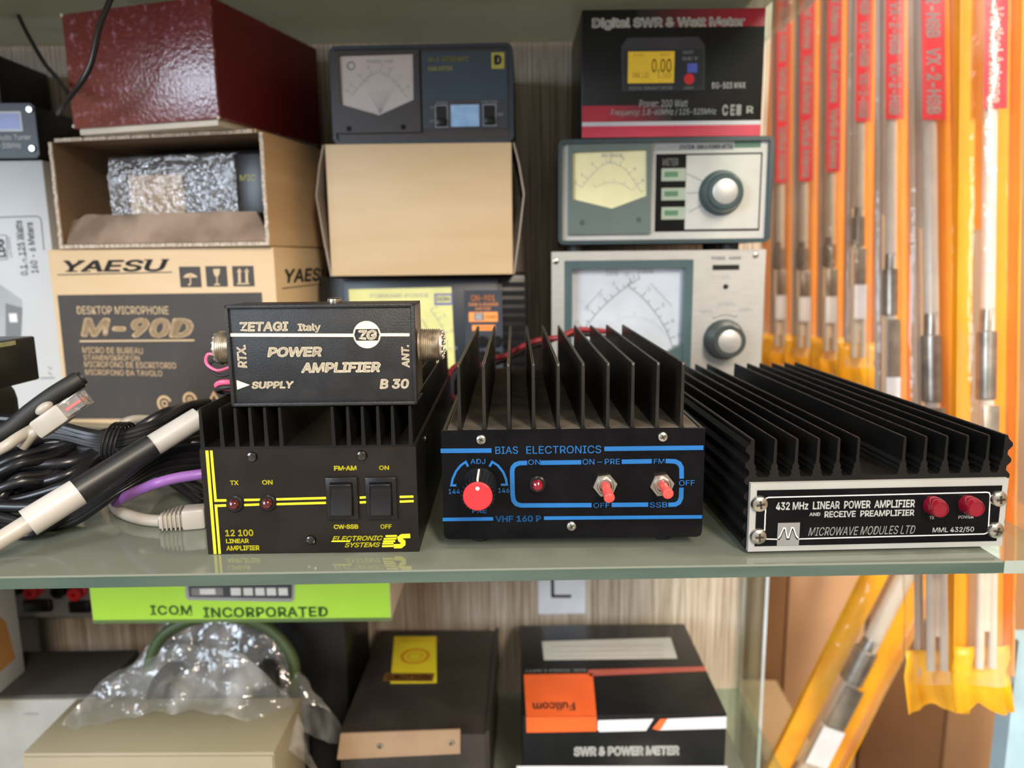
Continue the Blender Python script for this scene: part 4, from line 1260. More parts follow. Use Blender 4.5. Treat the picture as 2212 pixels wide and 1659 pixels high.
T.poly(mb, [(-60, 585), (2, 616), (47, 648), (47, 672), (-60, 650)], GPx); T.poly(mb, [(-60, 650), (12, 655), (12, 735), (-60, 735)], GPx, y=-.0003)
T.poly(mb, [(12, 655), (48, 665), (45, 728), (12, 735)], GPy, y=-.0003); T.rect(mb, 20, 677, 37, 696, WHITE, y=-.0004)
T.line(mb, [(86, 817), (118, 816)], .0010, INKD); T.line(mb, [(104, 792), (112, 798)], .0009, INKD); T.line(mb, [(104, 804), (112, 810)], .0009, INKD)
mb.build('box', T.o)
zl = h
T2 = T
T = Thing('antenna_tuner', 'small black tuner with blue screen on top of the white carton', 'tuner', (-105, 343), (86, 340), zl + .0015, .676, .676, top=(40, 223))
w, h = T.w, T.h
mb = MB()
GLB = mat('blue_black_gloss_panel', (.045, .056, .070), .42, spec=.3)
mb.prismY([(0, 0), (w - .003, 0), (w, .003), (w, h - .003), (w - .003, h), (0, h)][::-1], 0, .002, GLB)
T.rect(mb, -60, 241, 47, 284, WHITE, y=-.0002); T.rect(mb, -60, 245, 43, 280, mat('blue_lcd', (.055, .075, .36), .3), y=-.0003)
T.text(mb, 'HF Auto Tuner', -27, 291, 67, 302, WHITE, y=-.0003); T.text(mb, '1.8MHz-30MHz', -48, 309, 45, 320, WHITE, y=-.0003)
mb.build('front_panel', T.o)
MB().box(.001, w - .003, .0022, .09, 0, h - .001, BLKPL, bev=.001).build('case', T.o)
for q in ((65, 237), (71, 321)):
    c = T.p(*q); m_ = MB().lathe((c[0], 0, c[1]), (0, -1, 0), [(.0027, 0), (.0027, .0012), (.0023, .0018), (.0012, .0018), (.0010, .0008)], CHROME, 20); m_.build('screw', T.o)
for x in (.012, w - .018):
    for y in (.015, .075):
        MB().cyl((x, y, .0005), (x, y, -.0014), .005, BLKRUB, 14).build('foot', T.o)
ztn = T.z0 + h
# black case standing on the tuner
pa = atY(4, 106, .68); pb = atY(97, 144, .758)
o = MB().box(-.16, 0, 0, .075, 0, pa.z - ztn - .0008, BLKRUB, bev=.002).build('speaker_case', None, loc=(pb.x - .002, .69, ztn))
tag(o, 'matt black case on top of the small tuner, left of the maroon box', 'case')

# ================================================================== cables at the left
def cable_thing(name, pts, r, m, label, cat='cable', group=None, n=12, k=8, rf=None):
    mb = MB(); P = [atY(*q) for q in pts]
    o = mb.tube(P, r, m, n, k, rf=rf).build(name)
    tag(o, label, cat, group)
    return o
# black microphone lead hanging over the maroon box and looping behind it
cable_thing('cable', [(262, -60, .575), (238, 0, .572), (216, 55, .571), (205, 105, .571), (196, 140, .572), (178, 175, .574), (155, 205, .580), (138, 228, .588), (126, 245, .60)], .0021, CABLE, 'glossy black lead hanging down over the front of the maroon box')
cable_thing('cable', [(150, 205, .60), (120, 165, .64), (95, 135, .66), (60, 75, .67), (36, 25, .68), (28, 2, .69), (45, -3, .70), (80, 25, .71), (115, 45, .72), (145, 60, .73)], .0017, CABLE, 'thin black lead in a pointed loop between the black case and the maroon box')

# hank of black network cable: one long cable in many loops, tied in the middle
o = bpy.data.objects.new('cable_hank', None); COL.objects.link(o); o.location = (-.19, .42, 0)
tag(o, 'tangled hank of black network cable tied in the middle, left of the striped amplifier', 'cable')
Mo = Matrix.Translation(o.location).inverted()
random.seed(11)
mb = MB()
def gnd(px, py, Y, r=.0034):
    """as atY, but never sinking into the glass"""
    q = atY(px, py, Y)
    return q if q.z > r else atZ(px, py, r)
# strands: fans of loops on the left, gathered at the tie, passing behind the amplifier on the right
left = [  # (outermost x, y of the loop), depth
    (-40, 960, 1010, .400), (-30, 985, 1050, .392), (-15, 1010, 1075, .386), (-45, 1000, 1100, .380), (0, 1030, 1110, .376), (-60, 1040, 1130, .372), (-10, 1060, 1120, .385), (-70, 930, 1080, .41)]
tie = (238, 955)
rgt = [(440, 872, .47), (440, 884, .465), (438, 896, .462), (440, 905, .455), (440, 960, .42), (438, 985, .415), (440, 1060, .40), (436, 1075, .395)]
for i, (x, ya, yb, Y) in enumerate(left):
    a = random.uniform(-8, 8); R_ = rgt[i]; R2 = rgt[(i + 3) % 8]
    pts = [(R_[0], R_[1], R_[2] + .02), (360, (R_[1] * 2 + 930) / 3 + a, .435), (tie[0] + 30, tie[1] - 14 + a, .42 + i * .002), (tie[0] - 50, tie[1] - 10 + a + i * 3, .412), (110, ya - 18 + i * 2, Y + .012), (40, ya + 2, Y), (x + 10, (ya * 2 + yb) / 3 + 8, Y - .004), (x, (ya + yb) / 2 + 14, Y - .008), (x + 30, yb + 6, Y - .012), (90, yb - 6 - i * 2, Y - .012), (160, (yb + 985) / 2 + a, Y - .008), (tie[0] - 12, tie[1] + 14 + i * 4, .408), (330, 955 + (R2[1] - 900) * .35 + a, .415), (R2[0], R2[1] + 12, R2[2] + .01)]
    mb.tube([Mo @ gnd(q[0], min(q[1], 1092), q[2] + .016) for q in pts], .0026 if i % 3 else .0032, CABLE, 12, 8)
for i in range(9):
    a = random.uniform(-10, 10)
    pts = [(-60, 900 + i * 22, .43), (30, 905 + i * 14, .428), (120, 915 + i * 9 + a, .424), (tie[0] - 10, 940 + i * 6, .42), (330, 915 + i * 9 + a, .43), (400, 880 + i * 14, .45), (450, 868 + i * 14, .47)]
    mb.tube([Mo @ gnd(*q) for q in pts], .0027, CABLE, 10, 7)
for i in range(4):
    pts = [(-60, 1090 + i * 16, .375), (60, 1130 + i * 8, .365), (150, 1130 - i * 8, .365), (260, 1060 - i * 6, .375), (350, 1015 - i * 12, .39), (445, 1005 - i * 14, .41)]
    mb.tube([Mo @ gnd(q[0], q[1], q[2] + .01) for q in pts], .0026, CABLE, 10, 7)
mb.build('cable', o)
mb = MB()
for j in range(4):
    c = atY(tie[0] + 4 + j * 5, tie[1] + 6, .415); pts = []
    for q in range(14):
        a = 2 * pi * q / 14
        pts.append(Mo @ (c + Vector((.004 * cos(a) * .4 + j * .001, -.013 * sin(a) + .002, .012 * cos(a)))))
    mb.tube(pts, .0008, BLKPL, 6, 3, closed=True)
mb.tube([Mo @ atY(*q) for q in ((244, 965, .392), (262, 985, .388), (285, 1010, .384))], .0006, BLKPL, 6, 4)
mb.build('tie_wrap', o)

# shrink-sleeved cable joint lying across in front
o = bpy.data.objects.new('sleeved_cable', None); COL.objects.link(o)
A = atZ(-30, 1186, .0085); Bp = atY(445, 892, .400)
o.location = (A.x, A.y, 0)
tag(o, 'thick cable joint in black and white shrink sleeves lying diagonally in front of the tangle', 'cable')
Mo = Matrix.Translation(o.location).inverted()
L3 = lambda u: Mo @ (A + (Bp - A) * u)
def sleeve(u0, u1, r0, r1, m, name, e=.12):
    MB().tube([L3(u0), L3(u0 + (u1 - u0) * .02), L3(u0 + (u1 - u0) * .5), L3(u0 + (u1 - u0) * .98), L3(u1)], 1, m, 24, 6, rf=lambda t: (r0 + (r1 - r0) * t) * (1 if .03 < t < .97 else .9)).build(name, o)
sleeve(-.02, .20, .0040, .0046, CABLEW, 'strain_relief')
sleeve(.17, .375, .0072, .0070, WSHRINK, 'white_sleeve')
sleeve(.355, .72, .0068, .0066, SHRINK, 'black_sleeve')
sleeve(.70, .955, .0062, .0058, WSHRINK, 'white_sleeve')
sleeve(.94, 1.02, .0036, .0036, CABLEW, 'strain_relief')

# clear modular plug with white boot
o = bpy.data.objects.new('network_plug', None); COL.objects.link(o)
A = atY(70, 938, .385); Bp = atY(184, 858, .388)
o.location = A
tag(o, 'white-booted clear network plug pointing up right, on top of the tangle', 'plug')
d = (Bp - A); Ld = d.length
o.rotation_euler = d.to_track_quat('X', 'Z').to_euler()
MB().box(Ld * .12, Ld * .66, -.0055, .0055, -.0052, .0052, CABLEW, bev=.0016).build('boot', o)
MB().ball((Ld * .42, -.001, .0072), .0034, CABLEW, (1.5, 1, .8), 14).build('latch_guard', o)
MB().tube([(-Ld * .25, 0, -.002), (0, 0, 0), (Ld * .14, 0, 0)], .0030, CABLEW, 12, 5).build('cable', o)
mb = MB().box(Ld * .66, Ld, -.0058, .0058, -.0040, .0040, CLEARPL, bev=.0006)
mb.build('plug_body', o)
mb = MB()
for q in range(8):
    mb.box(Ld * .70, Ld * .97, -.0044 + q * .00118, -.0040 + q * .00118, -.001, .0005, BRASSY if q % 2 else REDT)
mb.build('contacts', o)

# grey-white patch lead with ribbed boot running under the amplifier
o = bpy.data.objects.new('patch_lead', None); COL.objects.link(o)
p0 = atZ(348, 1125, .0035)
o.location = (p0.x, p0.y, 0)
tag(o, 'off-white patch lead with ribbed boot on the glass, left of the striped amplifier', 'cable')
Mo = Matrix.Translation(o.location).inverted()
P = [atZ(243, 1075, .004), atZ(252, 1098, .0038), atZ(275, 1112, .0035), atZ(310, 1122, .0033), atZ(350, 1126, .0033)]
MB().tube([Mo @ q for q in P], .0032, CABLEW, 14, 8).build('cable', o)
a = atZ(345, 1126, .0048); b_ = atZ(455, 1112, .0060)
dv = (Mo @ b_) - (Mo @ a)
mb = MB()
ang = atan2(dv.y, dv.x)
mb.T = Matrix.Translation(Mo @ a) @ Matrix.Rotation(ang, 4, 'Z')
Lb = dv.length
for q in range(5):
    x = Lb * .055 + q * Lb * .085
    mb.box(x, x + Lb * .045, -.0046 - q * .0002, .0046 + q * .0002, -.0042 - q * .0001, .0044 + q * .0005, CABLEW, bev=.0008)
mb.box(0, Lb * .5, -.0036, .0036, -.0034, .0038, CABLEW, bev=.001)
mb.box(Lb * .46, Lb * .92, -.0058, .0058, -.0046, .0064, CABLEW, bev=.0014)
mb.build('boot', o)
cable_thing('cable', [(250, 1085, .392), (285, 1066, .380), (318, 1052, .374), (345, 1042, .370), (385, 1032, .372), (440, 1024, .375), (470, 1022, .38)], .0028, PURPLE, 'purple cable emerging from the tangle beside the striped amplifier')
cable_thing('cable', [(255, 945, .47), (262, 918, .475), (290, 906, .48), (330, 908, .49), (350, 925, .50)], .0028, CABLEW, 'off-white cable arching behind the black tangle')
cable_thing('cable', [(-20, 950, .415), (25, 925, .418), (70, 888, .422), (115, 855, .426), (155, 830, .430), (180, 815, .434)], .0054, BLKRUB, 'thick black sleeved cable rising behind the clear plug', rf=lambda u: 1 if u < .93 else .75)
cable_thing('cable', [(-30, 985, .372), (10, 965, .374), (40, 945, .380), (75, 925, .39)], .0030, CABLEW, 'short white cable end under the clear plug')

# black power brick and black box on it, far left
T = Thing('power_brick', 'rounded matt black power brick under the black box at the left edge', 'power brick', (-90, 960), (70, 948), 0.0002, .42, .49, H=.066)
MB().box(0, T.w, 0, .055, 0, T.h, BLKRUB, bev=.014, seg=4).build('body', T.o)
T = Thing('junction_box', 'small black plastic box with an added highlight strip, on the power brick', 'box', (-80, 850), (88, 829), .0664, .405, .470, top=(60, 728))
w, h = T.w, T.h
mb = MB().box(0, w, 0, .050, 0, h, BLKPL, bev=.0012)
mb.build('body', T.o)
a, lo, b_, hi = T.R(-40, 741, 33, 751)
MB().box(a, b_, -.0005, .0002, lo, hi, CHROME).build('highlight_strip', T.o)  # bright metal strip added in place of a highlight on the box

# ================================================================== paper sign on the back panel
T = Thing('paper_sign', 'white paper with a black letter L on the striped panel below the shelf', 'sign', (1163, 1326), (1265, 1326), atY(1214, 1326, WY - .001).z, WY - .0008, WY - .0008, top=(1214, 1195))
w, h = T.w, T.h
mb = MB().box(0, w, 0, .0003, 0, h, mat('white_paper', (.72, .76, .84), .6))
T.line(mb, [(1192, 1200), (1194, 1288), (1234, 1288)], .0034, BLACK)
mb.build('sheet', T.o)

# ================================================================== lower compartment
ZL = -.35 
T = Thing('carton', 'lime green radio carton with dark green slab lettering, below the shelf', 'carton', (200, 1335), (846, 1350), atY(520, 1344, .57).z, .572, .568, H=.085)
w, h = T.w, T.h; zi = T.z0
mb = MB().box(0, w, 0, .12, 0, h, CREAMC, bev=.0006)
mb.rect(.0005, .0005, w - .0005, h - .0005, -.0001, LIME)
GI = mat('dark_green_ink', (.10, .22, .04), .5)
def f1(x, y): return (x / 2.989, 1220 + y / 2.989)
T.text(mb, 'ICOM', *f1(970, 262), *f1(1240, 325), GI, bold=.03, space=1.1); T.text(mb, 'INCORPORATED', *f1(1312, 272), *f1(2118, 340), GI, bold=.03, space=1.05)
for (x0, x1, y) in ((968, 1000, 263), (968, 1000, 322), (1150, 1175, 324), (1215, 1242, 326), (1314, 1346, 275), (1314, 1346, 330), (1366, 1392, 331), (1490, 1520, 334), (1610, 1640, 336), (1770, 1790, 336), (1860, 1890, 338), (1930, 1965, 338)):
    T.rect(mb, *f1(x0, y - 3), *f1(x1, y + 3), GI, y=-.0003)
T.poly(mb, [f1(*q) for q in ((1195, 100), (1905, 100), (1900, 225), (1880, 240), (1215, 228), (1198, 205))], GREYI, y=-.0003)
T.poly(mb, [f1(*q) for q in ((1212, 100), (1888, 100), (1884, 218), (1222, 208))], mat('near_black_print', (.03, .035, .045), .5), y=-.0004)
for k, (x0, x1) in enumerate(((1235, 1440), (1490, 1555), (1572, 1632), (1648, 1708), (1722, 1782), (1798, 1858))):
    T.rect(mb, *f1(x0, 150), *f1(x1, 198), WHITE if k else GREYPL, y=-.0005)
T.rect(mb, *f1(1290, 155), *f1(1390, 192), WHITE, y=-.0006)
mb.rect(.0, 0, w, .0030, -.0003, mat('green_grey_card_edge', (.10, .16, .05), .7))
mb.build('box', T.o)

# what carries it: dark equipment case behind the bag
o = MB().box(-.5 * .17, .5 * .17, 0, .11, 0, zi - ZL - .0006, BLKPL, bev=.002).build('equipment_case', None, loc=(-.235, .640, ZL + .0003))
tag(o, 'dark equipment case half hidden behind the clear bag and under the lime green carton', 'case')

# grey power supply with red binding posts
zp = atY(100, 1336, .70).z
T = Thing('power_supply', 'grey panel power supply with red binding posts, left of the lime green carton', 'power supply', (28, 1332), (215, 1336), zp, .700, .700, H=.07)
w, h = T.w, T.h
mb = MB().box(-.16, w, 0, .07, 0, h, mat('dark_instrument_case', (.03, .028, .028), .5), bev=.001)
T.poly(mb, [(26, 1240), (214, 1240), (214, 1334), (40, 1332)], GREYPL, y=-.0003)
mb.build('case', T.o)
for (x0, y0, x1, y1) in ((160, 215, 350, 295), (455, 225, 600, 300)):
    a, lo, b_, hi = T.R(*f1(x0, y0), *f1(x1, y1)); MB().box(a, b_, -.006, 0, lo, hi, BLKPL, bev=.003, seg=3).build('slide_control', T.o)
for q, m in (((240, 150), REDP), ((520, 160), REDP), ((120, 140), BLKPL), ((410, 145), BLKPL)):
    c = T.p(*f1(*q)); MB().lathe((c[0], 0, c[1]), (0, -1, 0), [(.0075, 0), (.0075, .003), (.0055, .004), (.0068, .012), (.0060, .013), (.0025, .013), (.002, .008)], m, 22).build('binding_post', T.o)
# dark-topped device
T = Thing('receiver', 'low white-fronted device with a dark grey lid at the lower left', 'receiver', (-60, 1512), (150, 1508), ZL + .0044, .585, .585, top=(60, 1508))
T.o.location.x += 0
w, h = T.w, T.h
xr = T.p(205, 1505)[0]
MB().box(-.06, xr, .004, .078, 0, h, mat('dark_grey_lid', (.045, .043, .040), .45), bev=.001).build('lid', T.o)
mb = MB().box(-.06, xr, 0, .004, 0, h - .002, WFRAME, bev=.0006)
T.text(mb, 'HF TRANSCEIVER', *f1(150, 955), *f1(245, 972), INKM, y=-.0004)
mb.build('front_panel', T.o)
for x in (-.04, xr - .02):
    for y in (.012, .065):
        MB().cyl((x, y, .001), (x, y, -.0042), .005, BLKRUB, 14).build('foot', T.o)

# plain carton further left that carries the power supply
q = atY(-12, 1400, .70)
o = MB().box(-.20, 0, 0, .07, 0, zp - ZL - .0006, CARTON, bev=.001).build('carton', None, loc=(q.x, .700, ZL + .0002))
tag(o, 'plain white carton out at the far left under the power supply', 'carton')
# white carton lying on the dark lid
q = atZ(55, 1450, T.z0 + h + .0003)
o = bpy.data.objects.new('carton', None); COL.objects.link(o); o.location = (q.x, q.y, T.z0 + h + .0003)
tag(o, 'white carton with a brown printed patch standing on the dark grey lid', 'carton')
hh = atY(15, 1262, q.y).z - q.z + .02
mb = MB().box(-.14, 0, -.075, 0, 0, hh, CARTON, bev=.0008)
P5 = []
for (x_, y_) in ((-12, 1325), (12, 1342), (33, 1422), (-12, 1462)):
    r_ = ray(x_, y_); g_ = CAM + r_ * ((q.x - CAM.x) / r_.x) - q; P5.append((.0002, g_.y, g_.z))
mb.add(P5, [(0, 1, 2, 3)], mat('brown_print', (.40, .20, .06), .6))
mb.build('box', o)

# beige enclosure with poly bag over its back
zb = atY(320, 1627, .50).z
T = Thing('enclosure', 'beige metal enclosure seen from above at the lower left, under the clear bag', 'enclosure', (48, 1640), (592, 1628), ZL + .0044, .502, .498, H=zb - ZL - .0044)
w, h = T.w, T.h
MB().box(0, w, .0004, .070, 0, h, BEIGE, bev=.0012).build('lid', T.o)
MB().box(.001, w - .001, -.0012, .0006, 0, h - .0022, BEIGE, bev=.0006).build('front_panel', T.o)
for x in (.02, w - .02):
    for y in (.012, .06):
        MB().cyl((x, y, .001), (x, y, -.0042), .006, BLKRUB, 14).build('foot', T.o)
TE_ = T
# headset behind, inside the bag
o = bpy.data.objects.new('headset', None); COL.objects.link(o)
hc = Vector((-.252, .606, zb + .006)); o.location = hc
tag(o, 'olive green headset seen dimly through the clear bag', 'headset')
pts = [(-.064, 0, -.030), (-.066, .004, .0), (-.050, .008, .030), (-.010, .010, .044), (.035, .010, .034), (.060, .006, .006), (.062, 0, -.024)]
MB().tube(pts, .0052, OLIVE, 12, 6).build('headband', o)
for x in (-.050, .052):
    MB().lathe((x, -.006, -.016), (1 if x < 0 else -1, -.35, 0), [(.018, 0), (.024, .004), (.026, .012), (.020, .018), (.010, .018)], BLKRUB, 24).build('ear_cushion', o)
MB().box(-.068, .07, .010, .022, -.10, -.036, BLKPL, bev=.004).build('boom_holder', o)
# the bag
o = bpy.data.objects.new('poly_bag', None); COL.objects.link(o)
o.location = (TE_.o.location.x + w / 2, .57, zb)
tag(o, 'crumpled clear poly bag pulled back over the beige enclosure', 'bag')
def bagsheet(fn, nu, nv, amp, name):
    vs = []; fs = []
    for i in range(nu + 1):
        for j in range(nv + 1):
            u = i / nu; v = j / nv
            p_ = Vector(fn(u, v))
            nrm = noise.noise_vector(p_ * 26) * amp + noise.noise_vector(p_ * 70) * amp * .55
            rd = noise.noise(p_ * 42 + Vector((3, 1, 7)))
            nrm += Vector((0, -.2, 1)) * (abs(rd) * amp * 1.4)
            p_ = p_ + nrm
            p_.z = max(p_.z, ZL + .003 - zb)
            vs.append(p_)
    for i in range(nu):
        for j in range(nv):
            k = i * (nv + 1) + j
            fs.append((k, k + 1, k + nv + 2, k + nv + 1))
    return MB().add(vs, fs, BAG).build(name, o, smooth=0)
hw = w / 2
def lip(u, v):
    # front lip of the bag lying over the back half of the enclosure lid
    a = pi * (1 - u)
    arch = sin(a) ** .8
    x = cos(a) * (hw + (.050 if u > .5 else .030) - .024 * v) + .006
    y = -.082 + arch * (.050 + .030 * v) + v * .012
    z = -.018 + arch * .024 + v * .034 * arch + (-.12 * (1 - arch) if u > .5 else -.035 * (1 - arch))
    return (x, y, z)
def back(u, v):
    a = pi * (1 - u)
    arch = sin(a) ** .6
    x = cos(a) * (hw + .026 - .055 * v) + .006
    y = .012 + v * .035 + .012 * arch
    z = -.06 + arch * .045 + v * (.080 * arch)
    return (x, y, z)
bagsheet(lip, 110, 22, .0042, 'rolled_mouth')
bagsheet(back, 80, 40, .0045, 'body')

# black device with yellow sticker
def f8(x, y): return (700 + x / 2.404, 1220 + y / 2.404)
zt_ = atY(900, 1590, .56).z
T = Thing('transformer_box', 'brown-black metal box with a yellow warning sticker and brown front strip, below the shelf', 'box', (735, 1640), (1052, 1600), ZL + .0002, .565, .560, H=zt_ - ZL)
w, h = T.w, T.h; Ld = .175
MBx = mat('brown_black_metal', (.024, .020, .017), .42, col2=(.034, .029, .025), nscale=30, bump=.1, bscale=300)
mb = MB().box(.0, w, 0, Ld, 0, h, MBx, bev=.001)
mb.prismY([(w - .0015, h - .04), (w + .002, h - .04), (w + .002, h + .004), (w - .0015, h + .002)][::-1], 0, Ld, MBx)
mb.build('case', T.o)
Mi = T.Mi
def topP(px, py, z): 
    q = atZ(px, py, T.z0 + z); q = Mi @ q; return (q.x, q.y)
S_ = [topP(*f8(*q), h + .0003) for q in ((365, 372), (583, 372), (585, 612), (345, 615))]
YS = mat('yellow_sticker', (.72, .60, .02), .45)
mb = MB(); mb.add([(x, y, h + .0003) for x, y in S_] + [(x, y, h - .0002) for x, y in S_], [(3, 2, 1, 0), (4, 5, 6, 7), (0, 1, 5, 4), (1, 2, 6, 5), (2, 3, 7, 6), (3, 0, 4, 7)], YS)
cx = sum(p_[0] for p_ in S_) / 4; cy = sum(p_[1] for p_ in S_) / 4
mb.T = Matrix.Translation((0, 0, h + .0004)) @ Matrix.Rotation(-pi / 2, 4, 'X')   # (x, y, z) -> on the lid
def lidring(r, w_, m, lift):
    mb.line([(cx + r * cos(2 * pi * k / 28), cy + .004 + r * sin(2 * pi * k / 28)) for k in range(29)], w_, -lift, m)
DO = mat('orange_print', (.62, .22, .01), .5)
def upxy(x, y): return (x, y)
mb.T = Matrix(((1, 0, 0, 0), (0, 0, 1, 0), (0, -1, 0, h + .0004), (0, 0, 0, 1)))
lidring(.013, .0030, DO, .0001); lidring(.007, .0012, DO, .0001)
x0 = min(p_[0] for p_ in S_); x1 = max(p_[0] for p_ in S_); y0 = min(p_[1] for p_ in S_)
mb.rect(x0 + .004, y0 + .003, x1 - .004, y0 + .017, -.0001, mat('dark_brown_band', (.13, .06, .01), .5)); mb.text('CAUTION', x0 + .007, y0 + .006, x1 - .007, y0 + .014, -.0002, DO, bold=.03)
for k in range(2):
    mb.rect(x0 + .008, max(p_[1] for p_ in S_) - .006 - k * .005, x1 - .008, max(p_[1] for p_ in S_) - .005 - k * .005, -.0001, DO)
mb.T = Matrix.Identity(4)
mb.build('warning_sticker', T.o)
mb = MB()
S2 = [T.p(*f8(*q)) for q in ((88, 872), (708, 850), (708, 975), (70, 1005))]
mb.prismY(S2, -.0016, 0, mat('brown_plate', (.30, .20, .125), .5)); mb.build('front_strip', T.o)
for q in ((293, 932), (662, 915)):
    c = T.p(*f8(*q)); screw_mb(c[0], c[1], .0026, y=-.0016).build('screw', T.o)

# black carton with orange block
zt_ = atY(1345, 1543, .585).z
T = Thing('carton', 'black meter carton with orange block and white bars, below the shelf at the right', 'carton', (1130, 1600), (1568, 1600), ZL + .0002, .585, .583, H=zt_ - ZL)
w, h = T.w, T.h; Ld = .160; Mi = T.Mi
mb = MB().box(0, w, 0, Ld, 0, h, BLKCARD, bev=.0008)
OR2 = mat('orange_red_card', (.80, .12, .02), .4, coat=.2)
WC = mat('white_card_print', (.66, .68, .72), .4)
def topq(pts, m, lift=.0003):
    P = [topP(*f8(*q), h + lift) for q in pts]
    mb.add([(x, y, h + lift) for x, y in P], [tuple(range(len(P)))], m)
topq([(1415, 785), (1395, 565), (1038, 570), (1050, 790)][::-1], OR2)
topq([(1132, 398), (1142, 495), (1835, 487), (1800, 378)], mat('pale_label', (.50, .50, .48), .5))
topq([(1370, 545), (1378, 578), (1990, 552), (1975, 528)], mat('dull_red_print', (.40, .09, .07), .5))
TT = Matrix(((1, 0, 0, 0), (0, 0, 1, 0), (0, -1, 0, h + .0004), (0, 0, 0, 1)))
pa = topP(*f8(1085, 760), h); pb = topP(*f8(1300, 715), h)
mb.T = TT; mb.text('Fullcom', pa[0], pa[1], pb[0], pb[1], -.0001, GREYI, rot=180, bold=.02)
pa = topP(*f8(1045, 560), h); pb = topP(*f8(1360, 543), h); mb.text('SWR-POWER & WATT', pa[0], pa[1], pb[0], pb[1], -.0001, GREYI, rot=180)
for k in range(3):
    pa = topP(*f8(1180, 480 - 26 * k), h); pb = topP(*f8(1760, 472 - 26 * k), h); mb.rect(pa[0], pa[1], pb[0], pa[1] + .0008, -.0001, GREYI)
mb.T = Matrix.Identity(4)
T.poly(mb, [f8(*q) for q in ((1050, 792), (1415, 788), (1415, 865), (1052, 872))], OR2)
T.poly(mb, [f8(*q) for q in ((1422, 808), (1712, 800), (1672, 862), (1430, 868), (1420, 855))], WC)
T.poly(mb, [f8(*q) for q in ((1775, 800), (2090, 788), (2088, 850), (1735, 860))], WC); T.poly(mb, [f8(*q) for q in ((1745, 802), (1785, 800), (1745, 860), (1705, 852))], OR2, y=-.0003)
T.text(mb, 'SWR & POWER METER', *f8(1297, 942), *f8(1845, 992), WHITE, bold=.05)
T.poly(mb, [f8(*q) for q in ((1000, 1045), (2095, 1045), (2095, 1100), (1000, 1100))], WC)
mb.build('box', T.o)

